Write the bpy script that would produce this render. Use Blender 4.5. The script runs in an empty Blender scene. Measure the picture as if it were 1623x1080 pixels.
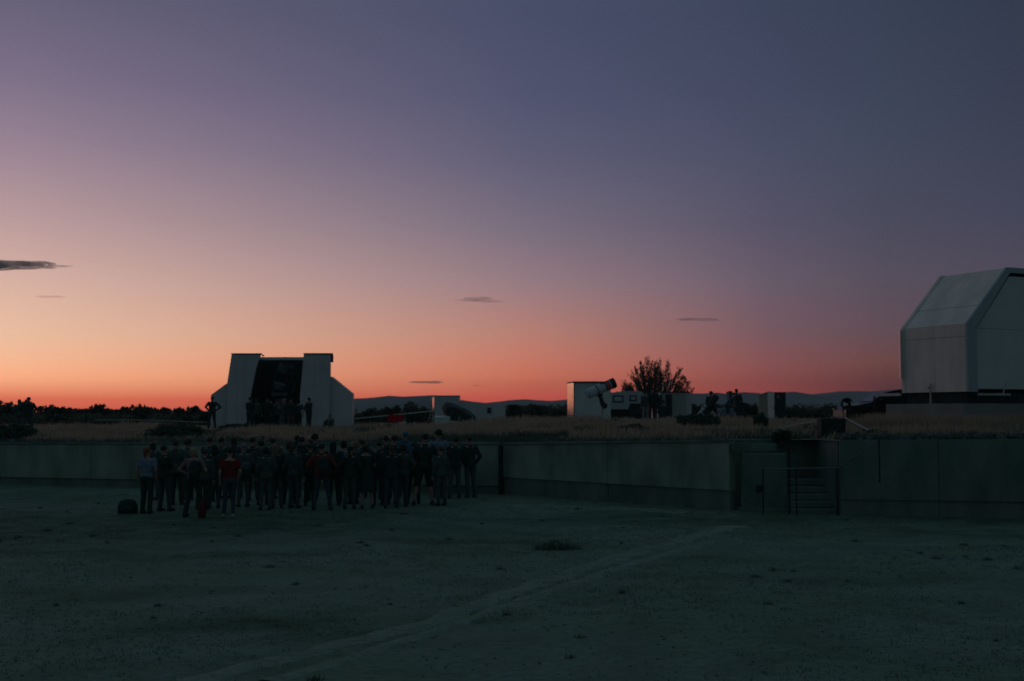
import bpy, bmesh, math, random
from mathutils import Vector, Matrix
R = math.radians
sc = bpy.context.scene
col = sc.collection
rnd = random.Random(11)

# ------------------------------------------------------------------ camera
CZ, F, HY, PW, PH = 2.6, 2000.0, 655.0, 1623.0, 1080.0
PITCH = math.atan((HY - PH / 2) / F)
cam_d = bpy.data.cameras.new('camera')
cam = bpy.data.objects.new('camera', cam_d); col.objects.link(cam)
cam.location = (0, 0, CZ); cam.rotation_euler = (R(90) + PITCH, 0, 0)
cam_d.sensor_width = 36; cam_d.lens = F / PW * 36
cam_d.clip_start = 0.1; cam_d.clip_end = 60000
sc.camera = cam
cam_d.dof.use_dof = True; cam_d.dof.focus_distance = 12; cam_d.dof.aperture_fstop = 3.4
sc.view_settings.view_transform = 'Standard'
sc.view_settings.look = 'None'
sc.view_settings.gamma = 1; sc.view_settings.exposure = 0
sc.view_settings.use_curve_mapping = False
sc.cycles.max_bounces = 6
sc.cycles.volume_bounces = 0

# ------------------------------------------------------------------ world: twilight sky after sunset
def lin(c):
    return tuple((v / 255 / 12.92) if v / 255 <= .04045 else ((v / 255 + .055) / 1.055) ** 2.4 for v in c)
SUN_AZ = -30.0
w = bpy.data.worlds.new('World'); sc.world = w; w.use_nodes = True
nt = w.node_tree; N = nt.nodes; L = nt.links
for n in list(N): N.remove(n)
def math_n(op, a, b=None, c=None, clamp=False):
    n = N.new('ShaderNodeMath'); n.operation = op; n.use_clamp = clamp
    for i, v in enumerate((a, b, c)):
        if v is None: continue
        if isinstance(v, (int, float)): n.inputs[i].default_value = v
        else: L.new(v, n.inputs[i])
    return n.outputs[0]
tc = N.new('ShaderNodeTexCoord'); sep = N.new('ShaderNodeSeparateXYZ'); L.new(tc.outputs['Generated'], sep.inputs[0])
X_, Y_, Z_ = sep.outputs
elev = math_n('MULTIPLY', math_n('ARCSINE', Z_), 180 / math.pi)
fac = math_n('POWER', math_n('DIVIDE', math_n('MAXIMUM', elev, 0.0), 90.0), 0.5)
sx, sy = math.sin(R(SUN_AZ)), math.cos(R(SUN_AZ))
dot = math_n('ADD', math_n('MULTIPLY', X_, sx), math_n('MULTIPLY', Y_, sy))
hl = math_n('SQRT', math_n('MAXIMUM', math_n('SUBTRACT', 1.0, math_n('MULTIPLY', Z_, Z_)), 1e-5))
cd = math_n('MINIMUM', math_n('MAXIMUM', math_n('DIVIDE', dot, hl), -1.0), 1.0)
daz = math_n('MULTIPLY', math_n('ARCCOSINE', cd), 180 / math.pi)
ZEN = (62, 80, 91)
COLS = [   # angle from the sunset: [(elevation, sRGB)]
 (8.4, [(0, (196, 88, 78)), (.6, (222, 116, 90)), (1.35, (249, 171, 130)), (2.2, (245, 184, 147)), (3.35, (233, 189, 160)), (5.85, (212, 175, 163)), (8.4, (184, 154, 156)), (11.5, (150, 130, 147)), (14.2, (124, 112, 135)), (17.6, (101, 97, 120)), (30, (80, 86, 106)), (55, (64, 84, 94)), (90, ZEN)]),
 (30.8, [(0, (164, 72, 70)), (.7, (184, 88, 80)), (1.6, (193, 112, 93)), (3.6, (182, 127, 115)), (5.85, (150, 123, 130)), (8.4, (120, 110, 126)), (11.5, (95, 94, 118)), (14.2, (82, 85, 112)), (17.6, (74, 79, 105)), (30, (67, 79, 98)), (55, (60, 82, 91)), (90, ZEN)]),
 (41.6, [(0, (120, 66, 66)), (.9, (138, 76, 74)), (1.9, (133, 84, 84)), (3.6, (118, 90, 98)), (5.85, (104, 92, 106)), (8.4, (88, 84, 104)), (11.5, (76, 80, 102)), (14.2, (68, 74, 97)), (17.6, (62, 70, 92)), (30, (60, 75, 91)), (55, (58, 81, 89)), (90, ZEN)]),
 (46.5, [(0, (80, 60, 62)), (1.2, (95, 66, 68)), (2.2, (108, 76, 74)), (3.6, (98, 80, 88)), (5.85, (88, 81, 94)), (8.4, (76, 77, 94)), (11.5, (68, 74, 92)), (14.2, (62, 70, 90)), (17.6, (58, 66, 86)), (30, (58, 73, 88)), (55, (57, 80, 88)), (90, ZEN)]),
 (52.0, [(0, (66, 56, 60)), (2.2, (84, 68, 74)), (5.85, (80, 76, 90)), (8.4, (70, 72, 90)), (11.5, (62, 67, 85)), (17.6, (52, 60, 78)), (30, (56, 72, 85)), (55, (56, 79, 87)), (90, ZEN)]),
 (90.0, [(0, (58, 62, 70)), (5, (64, 70, 80)), (12, (60, 70, 82)), (30, (56, 72, 82)), (55, (55, 78, 85)), (90, ZEN)]),
 (150., [(0, (48, 60, 68)), (6, (54, 66, 75)), (30, (54, 72, 80)), (90, ZEN)]),
]
SIG = .0002
def air(c, e):   # the sky outside the thin air box is a little brighter than what reaches the lens
    T = math.exp(-SIG * min(90 / max(math.sin(R(e)), 1e-4), 3640)); return tuple(max(0, (v - a * (1 - T))) / T for v, a in zip(lin(c), (.05, .065, .075)))
prev = None
for d0, stops in COLS:
    r = N.new('ShaderNodeValToRGB'); L.new(fac, r.inputs[0]); el = r.color_ramp.elements
    el[0].position = 0; el[0].color = (*air(stops[0][1], stops[0][0]), 1)
    el[1].position = 1; el[1].color = (*lin(stops[-1][1]), 1)
    for e, c in stops[1:-1]:
        k = el.new((e / 90) ** .5); k.color = (*air(c, e), 1)
    if prev is None: prev = (d0, r.outputs[0]); continue
    mr = N.new('ShaderNodeMapRange'); mr.inputs['From Min'].default_value = prev[0]; mr.inputs['From Max'].default_value = d0
    L.new(daz, mr.inputs['Value'])
    mx = N.new('ShaderNodeMix'); mx.data_type = 'RGBA'
    L.new(mr.outputs[0], mx.inputs['Factor']); L.new(prev[1], mx.inputs[6]); L.new(r.outputs[0], mx.inputs[7])
    prev = (d0, mx.outputs[2])
bg = N.new('ShaderNodeBackground'); bg.inputs[1].default_value = 1.0; 
below = math_n('LESS_THAN', Z_, -.004); gmx = N.new('ShaderNodeMix'); gmx.data_type = 'RGBA'
L.new(below, gmx.inputs['Factor']); L.new(prev[1], gmx.inputs[6]); gmx.inputs[7].default_value = (.012, .016, .015, 1); L.new(gmx.outputs[2], bg.inputs[0])
wo = N.new('ShaderNodeOutputWorld'); L.new(bg.outputs[0], wo.inputs[0])

# ------------------------------------------------------------------ pixel helpers (photo pixels -> points on real depths)
cp, sp = math.cos(PITCH), math.sin(PITCH)
def at(px, py, D):
    u = (px - PW / 2) / F; v = (PH / 2 - py) / F
    dy = cp - v * sp; dz = sp + v * cp
    t = D / dy
    return Vector((u * t, D, CZ + dz * t))
def xat(px, D): return at(px, HY, D).x
def gz(D): return max(0.0, .012 * (min(D, 55) - 30))

# ------------------------------------------------------------------ materials
def mat(name, c, rough=.85, var=.25, scale=3.0, bump=0.0, metal=0.0, c2=None, spec=.3, detail=6, stretch=None, coat=0):
    m = bpy.data.materials.new(name); m.use_nodes = True
    t = m.node_tree; b = t.nodes['Principled BSDF']
    b.inputs['Roughness'].default_value = rough; b.inputs['Metallic'].default_value = metal
    b.inputs['Specular IOR Level'].default_value = spec
    if coat: b.inputs['Coat Weight'].default_value = coat; b.inputs['Coat Roughness'].default_value = .05
    if var <= 0 and not bump and c2 is None:
        b.inputs['Base Color'].default_value = (*c, 1); return m
    co = t.nodes.new('ShaderNodeTexCoord'); no = t.nodes.new('ShaderNodeTexNoise')
    no.inputs['Scale'].default_value = scale; no.inputs['Detail'].default_value = detail
    if stretch:
        mp = t.nodes.new('ShaderNodeMapping'); mp.inputs['Scale'].default_value = stretch
        t.links.new(co.outputs['Object'], mp.inputs[0]); t.links.new(mp.outputs[0], no.inputs['Vector'])
    else: t.links.new(co.outputs['Object'], no.inputs['Vector'])
    rp = t.nodes.new('ShaderNodeValToRGB')
    a = c if c2 is not None else tuple(x * (1 - var) for x in c)
    z = c2 if c2 is not None else tuple(min(1, x * (1 + var)) for x in c)
    rp.color_ramp.elements[0].position = .35; rp.color_ramp.elements[0].color = (*a, 1)
    rp.color_ramp.elements[1].position = .65; rp.color_ramp.elements[1].color = (*z, 1)
    t.links.new(no.outputs[0], rp.inputs[0]); t.links.new(rp.outputs[0], b.inputs['Base Color'])
    if bump:
        n2 = t.nodes.new('ShaderNodeTexNoise'); n2.inputs['Scale'].default_value = scale * 6; n2.inputs['Detail'].default_value = 8
        t.links.new(co.outputs['Object'], n2.inputs['Vector'])
        bp = t.nodes.new('ShaderNodeBump'); bp.inputs['Strength'].default_value = bump; bp.inputs['Distance'].default_value = .03
        t.links.new(n2.outputs[0], bp.inputs['Height']); t.links.new(bp.outputs[0], b.inputs['Normal'])
    return m

def ground_mat(name, cols, s1, s2, bump):
    """three soil/grass colours mixed by two noises"""
    m = bpy.data.materials.new(name); m.use_nodes = True
    t = m.node_tree; b = t.nodes['Principled BSDF']; b.inputs['Roughness'].default_value = .95; b.inputs['Specular IOR Level'].default_value = .1
    co = t.nodes.new('ShaderNodeTexCoord')
    def noise(s, det=8, dis=0.0):
        n = t.nodes.new('ShaderNodeTexNoise'); n.inputs['Scale'].default_value = s; n.inputs['Detail'].default_value = det
        n.inputs['Distortion'].default_value = dis; t.links.new(co.outputs['Object'], n.inputs['Vector']); return n.outputs[0]
    def ramp(f, stops):
        r = t.nodes.new('ShaderNodeValToRGB'); t.links.new(f, r.inputs[0])
        r.color_ramp.elements[0].position = stops[0][0]; r.color_ramp.elements[0].color = (*stops[0][1], 1)
        r.color_ramp.elements[1].position = stops[-1][0]; r.color_ramp.elements[1].color = (*stops[-1][1], 1)
        for p, c in stops[1:-1]:
            e = r.color_ramp.elements.new(p); e.color = (*c, 1)
        return r.outputs[0]
    big = ramp(noise(s1, 6, .6), [(.36, cols[0]), (.5, cols[1]), (.64, cols[2])])
    fine = ramp(noise(s2, 10), [(.3, (.8,) * 3), (.52, (1.0,) * 3), (.72, (1.18,) * 3)])
    mx = t.nodes.new('ShaderNodeMix'); mx.data_type = 'RGBA'; mx.blend_type = 'MULTIPLY'; mx.inputs[0].default_value = 1
    t.links.new(big, mx.inputs[6]); t.links.new(fine, mx.inputs[7])
    mid = ramp(noise(s1 * 4.5, 6, .3), [(.38, (.86,) * 3), (.56, (1.05,) * 3)])
    if name == 'yard_soil':
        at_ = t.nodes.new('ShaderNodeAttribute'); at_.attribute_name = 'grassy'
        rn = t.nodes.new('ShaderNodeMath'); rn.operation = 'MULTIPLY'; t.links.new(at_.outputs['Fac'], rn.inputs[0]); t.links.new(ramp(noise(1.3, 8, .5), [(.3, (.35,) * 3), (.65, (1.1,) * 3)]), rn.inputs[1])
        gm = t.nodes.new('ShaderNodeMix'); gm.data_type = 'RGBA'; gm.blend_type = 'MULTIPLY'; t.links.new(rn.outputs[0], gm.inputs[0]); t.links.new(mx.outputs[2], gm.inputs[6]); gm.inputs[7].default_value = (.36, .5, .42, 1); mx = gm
    m2 = t.nodes.new('ShaderNodeMix'); m2.data_type = 'RGBA'; m2.blend_type = 'MULTIPLY'; m2.inputs[0].default_value = 1
    t.links.new(mx.outputs[2], m2.inputs[6]); t.links.new(mid, m2.inputs[7]); t.links.new(m2.outputs[2], b.inputs['Base Color'])
    bp = t.nodes.new('ShaderNodeBump'); bp.inputs['Strength'].default_value = bump; bp.inputs['Distance'].default_value = .05
    t.links.new(noise(s2 * .6, 10), bp.inputs['Height']); t.links.new(bp.outputs[0], b.inputs['Normal'])
    return m

M = {}
M['yard'] = ground_mat('yard_soil', [(.15, .22, .155), (.17, .238, .18), (.187, .252, .2)], .22, 9, .4)
M['path'] = ground_mat('worn_track', [(.205, .27, .205), (.22, .285, .22), (.235, .3, .24)], .5, 12, .3)
M['terrace'] = ground_mat('terrace_soil', [(.22, .22, .17), (.33, .28, .21), (.24, .25, .19)], .12, 6, .8)
M['hill'] = mat('hill_scrub', (.13, .15, .14), var=.3, scale=.006)
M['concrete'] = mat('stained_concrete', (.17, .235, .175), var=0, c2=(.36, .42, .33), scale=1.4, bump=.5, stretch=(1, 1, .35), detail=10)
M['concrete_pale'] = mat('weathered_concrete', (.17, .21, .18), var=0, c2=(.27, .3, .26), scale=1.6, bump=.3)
M['concrete_dark'] = mat('dark_concrete', (.10, .16, .125), var=0, c2=(.2, .255, .21), scale=1.6, bump=.5, stretch=(1, 1, .35), detail=10)  # concrete in a darker tone, for footing, recess, steps and right run
M['plinth'] = mat('plinth_render', (.32, .31, .28), var=.12, scale=1.2, bump=.2)
M['stone'] = mat('grey_stone', (.13, .15, .15), var=.35, scale=5, bump=.6)
M['white_panel'] = mat('white_sheet_panel', (.6, .6, .58), rough=.42, var=.06, scale=1.3, spec=.5)
M['grey_panel'] = mat('grey_painted_panel', (.68, .72, .66), rough=.5, var=.06, scale=1.3)
M['shed_white'] = mat('white_shed_paint', (.88, .80, .70), rough=.45, var=.1, scale=1.6, spec=.5, bump=.12, stretch=(1, 1, .4), detail=9)
M['frame_paint'] = mat('blue_grey_frame', (.42, .5, .51), rough=.5, var=.05, scale=2)
M['gloss_white'] = mat('glossy_sheet_metal', (.8, .8, .8), rough=.22, var=.03, scale=2, metal=.85)
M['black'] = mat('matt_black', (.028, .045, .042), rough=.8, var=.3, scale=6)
M['dark_metal'] = mat('dark_metal', (.03, .04, .042), rough=.5, var=.2, scale=8, metal=.2)
M['rail'] = mat('galvanised_rail', (.55, .53, .5), rough=.5, var=.12, scale=4, metal=.2)
M['steel'] = mat('bare_steel', (.17, .2, .2), rough=.35, var=.15, scale=6, metal=.6)
M['dull_grey'] = mat('dull_grey_metal', (.09, .11, .11), rough=.6, var=.2, scale=4)
M['tube_white'] = mat('white_tube_paint', (.5, .54, .58), rough=.35, var=.04, scale=4, spec=.5)
M['red'] = mat('red_cloth', (.55, .02, .05), rough=.8, var=.15, scale=6)
M['red_mark'] = mat('red_print', (.5, .10, .09), rough=.6, var=.1, scale=8)
M['bark'] = mat('bark', (.09, .07, .055), var=.3, scale=6, bump=.5)
M['leaf'] = mat('willow_leaf', (.12, .13, .09), var=0, c2=(.2, .18, .13), scale=2.5, rough=.7)
M['bush'] = mat('dark_bush_leaf', (.10, .115, .08), var=0, c2=(.16, .165, .11), scale=1.2, rough=.9)
M['bush_green'] = mat('green_bush_leaf', (.06, .11, .08), var=0, c2=(.10, .16, .115), scale=2, rough=.9)
M['straw'] = mat('dry_grass', (.4, .31, .22), var=0, c2=(.55, .44, .32), scale=.5, rough=.9)
M['tuft'] = mat('yard_grass', (.10, .17, .115), var=0, c2=(.13, .2, .145), scale=.8, rough=.9)
M['tuft_dark'] = mat('yard_weed', (.105, .165, .12), var=.3, scale=3, rough=.9)
M['glass'] = mat('window_glass', (.03, .05, .055), rough=.2, var=0, spec=.35)
M['camper'] = mat('camper_shell', (.42, .46, .47), rough=.4, var=.05, scale=1)
M['car'] = mat('black_car_paint', (.015, .024, .024), rough=.4, var=0, spec=.4, coat=.15)
M['rubber'] = mat('tyre_rubber', (.015, .018, .018), rough=.9, var=.1)
M['tape'] = mat('pale_tape', (.5, .52, .5), rough=.6, var=.1)
M['skin'] = mat('skin', (.42, .25, .19), rough=.6, var=.1, scale=10)
M['eye'] = mat('eye_dark', (.02, .015, .012), rough=.2, var=0)
M['tarp'] = mat('black_tarpaulin', (.03, .045, .042), rough=.55, var=.3, scale=3, bump=.4)
M['wood'] = mat('pale_wood', (.5, .42, .34), rough=.7, var=.2, scale=8)
M['mirror'] = mat('polished_mirror', (.85, .85, .85), rough=.05, var=0, metal=1)
M['lamp_white'] = mat('white_plastic', (.8, .78, .7), rough=.4, var=0)
def translucent(k, f):
    t = M[k].node_tree; b = t.nodes['Principled BSDF']; o = t.nodes['Material Output']; tr = t.nodes.new('ShaderNodeBsdfTranslucent'); mx = t.nodes.new('ShaderNodeMixShader'); mx.inputs[0].default_value = f
    t.links.new(b.inputs['Base Color'].links[0].from_socket, tr.inputs[0]); t.links.new(b.outputs[0], mx.inputs[1]); t.links.new(tr.outputs[0], mx.inputs[2]); t.links.new(mx.outputs[0], o.inputs['Surface'])
for k_, f_ in (('straw', .45), ('leaf', .35), ('bush', .35), ('bush_green', .3), ('tuft', .3), ('tuft_dark', .3)): translucent(k_, f_)
def cloth(c, name):
    k = 'cloth_' + name
    if k not in M: M[k] = mat(name + '_cloth', c, rough=.92, var=.18, scale=9, spec=.1)
    return M[k]

# ------------------------------------------------------------------ object helpers
def tag(o, label=None, cat=None, group=None, kind=None):
    if label: o['label'] = label
    if cat: o['category'] = cat
    if group: o['group'] = group
    if kind: o['kind'] = kind
    return o
def thing(name, label, cat, loc=(0, 0, 0), rz=0, group=None):
    o = bpy.data.objects.new(name, None); col.objects.link(o); o.empty_display_size = .3
    o.location = loc; o.rotation_euler = (0, 0, rz)
    return tag(o, label, cat, group)
def link(name, me, parent=None, material=None, loc=None, rot=None, scale=None):
    o = bpy.data.objects.new(name, me); col.objects.link(o)
    if parent: o.parent = parent
    if material is not None:
        if not me.materials: me.materials.append(material)
        elif me.materials[0] != material:
            o.material_slots[0].link = 'OBJECT'; o.material_slots[0].material = material
    if loc is not None: o.location = loc
    if rot is not None: o.rotation_euler = rot
    if scale is not None: o.scale = scale
    return o
def tomesh(bm, name, smooth=False):
    me = bpy.data.meshes.new(name); bm.normal_update(); bm.to_mesh(me); bm.free()
    if smooth:
        for p in me.polygons: p.use_smooth = True
    return me
def obj(name, bm, material, parent=None, smooth=False):
    return link(name, tomesh(bm, name, smooth), parent, material)
def box(bm, x0, x1, y0, y1, z0, z1, bevel=0):
    v = [bm.verts.new(p) for p in ((x0, y0, z0), (x1, y0, z0), (x1, y1, z0), (x0, y1, z0), (x0, y0, z1), (x1, y0, z1), (x1, y1, z1), (x0, y1, z1))]
    fs = [bm.faces.new([v[i] for i in q]) for q in ((3, 2, 1, 0), (4, 5, 6, 7), (0, 1, 5, 4), (1, 2, 6, 5), (2, 3, 7, 6), (3, 0, 4, 7))]
    if bevel:
        es = list({e for f in fs for e in f.edges})
        bmesh.ops.bevel(bm, geom=es, offset=bevel, segments=1, affect='EDGES')
    return bm
def BX(*a, **k): return box(bmesh.new(), *a, **k)
def prism(bm, pts, y0, y1):
    """polygon in x-z extruded from y0 to y1"""
    a = [bm.verts.new((x, y0, z)) for x, z in pts]; b = [bm.verts.new((x, y1, z)) for x, z in pts]
    bm.faces.new(a); bm.faces.new(b[::-1]); n = len(pts)
    for i in range(n): bm.faces.new((a[(i + 1) % n], a[i], b[i], b[(i + 1) % n]))
    bmesh.ops.recalc_face_normals(bm, faces=bm.faces[:])
    return bm
def hexa(bm, p):
    v = [bm.verts.new(q) for q in p]
    for q in ((3, 2, 1, 0), (4, 5, 6, 7), (0, 1, 5, 4), (1, 2, 6, 5), (2, 3, 7, 6), (3, 0, 4, 7)): bm.faces.new([v[i] for i in q])
    bmesh.ops.recalc_face_normals(bm, faces=bm.faces[:]); return bm
def tube(bm, p0, p1, r0, r1=None, n=8, caps=True):
    r1 = r0 if r1 is None else r1
    p0, p1 = Vector(p0), Vector(p1); d = (p1 - p0)
    if d.length < 1e-6: return bm
    q = d.to_track_quat('Z', 'Y'); A, B = [], []
    for i in range(n):
        a = 2 * math.pi * i / n; c = Vector((math.cos(a), math.sin(a), 0))
        A.append(bm.verts.new(p0 + q @ (c * r0))); B.append(bm.verts.new(p1 + q @ (c * r1)))
    for i in range(n): bm.faces.new((A[i], A[(i + 1) % n], B[(i + 1) % n], B[i]))
    if caps: bm.faces.new(A[::-1]); bm.faces.new(B)
    return bm
def ball(bm, c, r, sub=2, scale=(1, 1, 1)):
    m = Matrix.Translation(Vector(c)) @ Matrix.Diagonal((*[r * s for s in scale], 1))
    bmesh.ops.create_icosphere(bm, subdivisions=sub, radius=1, matrix=m); return bm
def limb(bm, pts, rs, n=10):
    for i in range(len(pts) - 1): tube(bm, pts[i], pts[i + 1], rs[i], rs[i + 1], n)
    for p, r in zip(pts, rs): ball(bm, p, r, 1 if r < .03 else 2)
def loft(bm, rings, n=14):
    """rings: (cx,cy,cz,rx,ry)"""
    vs = []
    for cx, cy, cz, rx, ry in rings:
        vs.append([bm.verts.new((cx + rx * math.cos(2 * math.pi * i / n), cy + ry * math.sin(2 * math.pi * i / n), cz)) for i in range(n)])
    for a, b in zip(vs, vs[1:]):
        for i in range(n): bm.faces.new((a[i], a[(i + 1) % n], b[(i + 1) % n], b[i]))
    bm.faces.new(vs[0][::-1]); bm.faces.new(vs[-1]); return bm
def remesh(bm, name, voxel, smooth_it=3):
    me = tomesh(bm, name); o = bpy.data.objects.new(name, me); col.objects.link(o)
    m = o.modifiers.new('r', 'REMESH'); m.mode = 'VOXEL'; m.voxel_size = voxel; m.use_smooth_shade = True
    s = o.modifiers.new('s', 'SMOOTH'); s.iterations = smooth_it; s.factor = .5
    dg = bpy.context.evaluated_depsgraph_get(); dg.update()
    out = bpy.data.meshes.new_from_object(o.evaluated_get(dg)); out.name = name
    bpy.data.objects.remove(o); bpy.data.meshes.remove(me)
    out.materials.clear()
    for p in out.polygons: p.use_smooth = True
    return out
def cyl_obj(name, p0, p1, r, material, parent=None, r1=None, n=12):
    return obj(name, tube(bmesh.new(), p0, p1, r, r1, n), material, parent, smooth=False)

# ------------------------------------------------------------------ terrain
WALLTOP = [(-60, 1.53), (-18, 1.53), (-.3, 1.64), (5.8, 1.84), (8.2, 1.92), (13, 1.95), (60, 1.95)]
WALLD = [(-60, 49.0), (-17.6, 43.5), (-.3, 39.0), (5.78, 33.3), (8.22, 32.0), (13, 31.2), (60, 28.0)]
def lerp_tab(tab, x):
    if x <= tab[0][0]: return tab[0][1]
    for (a, b), (c, d) in zip(tab, tab[1:]):
        if x <= c: return b + (d - b) * (x - a) / (c - a)
    return tab[-1][1]
def wt(x): return lerp_tab(WALLTOP, x)
def wd(x): return lerp_tab(WALLD, x)
def sstep(a, b, x):
    t = max(0, min(1, (x - a) / (b - a))); return t * t * (3 - 2 * t)
def tz(x, D):
    t = sstep(0, 20, D - wd(x))
    zb = 1.65 + .47 * sstep(-8, 3, x)
    bump_ = .10 * math.sin(x * .35 + 1) * math.sin(D * .21) * sstep(2, 9, D - wd(x)) * (1 - sstep(90, 200, D))
    return (wt(x) - .04) * (1 - t) + zb * t + bump_ * .5

def grid(name, xs, rows, f, material, kind='structure'):
    bm = bmesh.new(); g = [[bm.verts.new(f(x, r)) for x in xs] for r in rows]
    for i in range(len(rows) - 1):
        for j in range(len(xs) - 1): bm.faces.new((g[i][j], g[i][j + 1], g[i + 1][j + 1], g[i + 1][j]))
    o = obj(name, bm, material, smooth=True); tag(o, kind=kind); return o
def frange(a, b, s):
    r = []
    while a < b - 1e-6: r.append(a); a += s
    return r + [b]
def yard_z(x, y):
    return gz(y) + .018 * math.sin(x * .9 + y * .4) * math.sin(y * .55 - x * .2) + .012 * math.sin(x * 2.1) * math.sin(y * 1.7)
ys = grid('ground', [-300, -120] + frange(-40, 40, .5) + [120, 300], [-200, -60, -20, -5] + frange(0, 46, .5) + [48, 50, 52],
     lambda x, y: (x, y, yard_z(x, y) if -2 < y <= 46 else gz(y)), M['yard'])
ga = ys.data.attributes.new('grassy', 'FLOAT', 'POINT')
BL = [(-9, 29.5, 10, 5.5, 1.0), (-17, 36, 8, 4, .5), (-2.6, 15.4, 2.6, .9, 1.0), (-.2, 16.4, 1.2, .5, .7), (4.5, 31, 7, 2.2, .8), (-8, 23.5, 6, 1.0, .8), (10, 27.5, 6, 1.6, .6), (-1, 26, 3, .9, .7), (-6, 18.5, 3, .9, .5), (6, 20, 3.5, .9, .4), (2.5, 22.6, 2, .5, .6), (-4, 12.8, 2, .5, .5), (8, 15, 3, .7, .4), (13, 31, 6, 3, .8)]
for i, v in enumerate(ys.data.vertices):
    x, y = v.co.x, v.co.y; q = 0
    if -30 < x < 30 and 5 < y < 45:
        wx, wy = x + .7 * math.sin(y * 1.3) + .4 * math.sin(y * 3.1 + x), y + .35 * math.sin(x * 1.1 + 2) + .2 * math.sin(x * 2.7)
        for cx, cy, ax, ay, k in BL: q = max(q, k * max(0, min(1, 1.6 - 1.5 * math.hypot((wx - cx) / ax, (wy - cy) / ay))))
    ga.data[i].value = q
XS = [-5000, -1500, -400, -150] + frange(-80, 5, 1.0) + [5.77, 5.80, 6.4, 7, 7.6, 8.20, 8.23] + frange(9, 80, 1.0) + [150, 400, 1500, 5000]
def terr(x, off):
    notch = 5.785 < x < 8.215
    if off < 3 and notch: off = max(off, 2.05)
    y = wd(x) + .12 + off if off < 150 else wd(0) + off
    return (x, y, tz(x, y) - (0 if off < 300 else 0))
grid('terrace', XS, [0, .6, 1.3, 2.2, 3.2, 4.5, 6, 8, 10, 12.5, 15, 18, 21, 25, 30, 36, 44, 54, 70, 95, 149, 260, 600, 1500, 2600, 6500], terr, M['terrace'])

# hills: two ranges with real depth
def ridge(name, prof, D0, depth, seed, m):
    rr = random.Random(seed)
    ph = [(rr.uniform(.5, 3), rr.uniform(0, 6), rr.uniform(.3, 1)) for _ in range(5)]
    xs = frange(prof[0][0], prof[-1][0], (prof[-1][0] - prof[0][0]) / 160)
    K = 9
    def f(px, k):
        top = lerp_tab(prof, px); t = k / (K - 1)
        D = D0 + depth * (t - .5)
        hz = at(px, top, D0).z - 2
        s = math.sin(math.pi * t) ** .8
        wob = 1 + (.10 * sum(a3 * math.sin(px * .02 * a1 + a2 + t * 7) for a1, a2, a3 in ph)) * (0 if abs(t - .5) < .01 else 1) * (1 - s * .4)
        return (xat(px, D0) * (1 + .0 * t), D, 1 + max(0, hz) * min(s * wob, 1.0))
    return grid(name, xs, list(range(K)), f, m)
ridge('hills', [(-900, 640), (-300, 650), (0, 652), (150, 653), (235, 648), (270, 650), (333, 651), (430, 648), (520, 640), (560, 632), (595, 629.5), (622, 627.6), (640, 628), (650, 630), (665, 628.8), (678, 626.5), (690, 625.6), (705, 629), (740, 635), (775, 638.5), (800, 634.5), (826, 631.6), (850, 633.5), (872, 635), (900, 632.5), (960, 628), (1020, 626), (1060, 624), (1095, 623), (1118, 622.5), (1137, 627), (1163, 622.5), (1188, 622), (1205, 625), (1260, 633), (1350, 640), (1500, 645), (2400, 648)], 2300, 900, 3, M['hill'])
ridge('hills', [(900, 650), (1100, 640), (1190, 628), (1225, 622.5), (1243, 622), (1262, 625), (1290, 625.6), (1312, 622.5), (1333, 619.5), (1352, 619.8), (1375, 620.5), (1430, 616), (1500, 611), (1623, 608), (1900, 606), (2500, 615)], 3000, 1100, 8, M['hill'])

# haze
hz_ = BX(-3600, 3600, -60, 3640, -1.4, 92)
hm = bpy.data.materials.new('thin_air'); hm.use_nodes = True; t_ = hm.node_tree
t_.nodes.remove(t_.nodes['Principled BSDF']); pv = t_.nodes.new('ShaderNodeVolumePrincipled')
pv.inputs['Color'].default_value = (.78, .88, .95, 1); pv.inputs['Density'].default_value = SIG
pv.inputs['Anisotropy'].default_value = 0.0
t_.links.new(pv.outputs[0], t_.nodes['Material Output'].inputs['Volume'])
hb = obj('haze', hz_, hm); tag(hb, kind='stuff')

def grid_z(x, y):
    x0, y0 = math.floor(x * 2) / 2, math.floor(y * 2) / 2; u, v = (x - x0) * 2, (y - y0) * 2
    return (yard_z(x0, y0) * (1 - u) + yard_z(x0 + .5, y0) * u) * (1 - v) + (yard_z(x0, y0 + .5) * (1 - u) + yard_z(x0 + .5, y0 + .5) * u) * v
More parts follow.
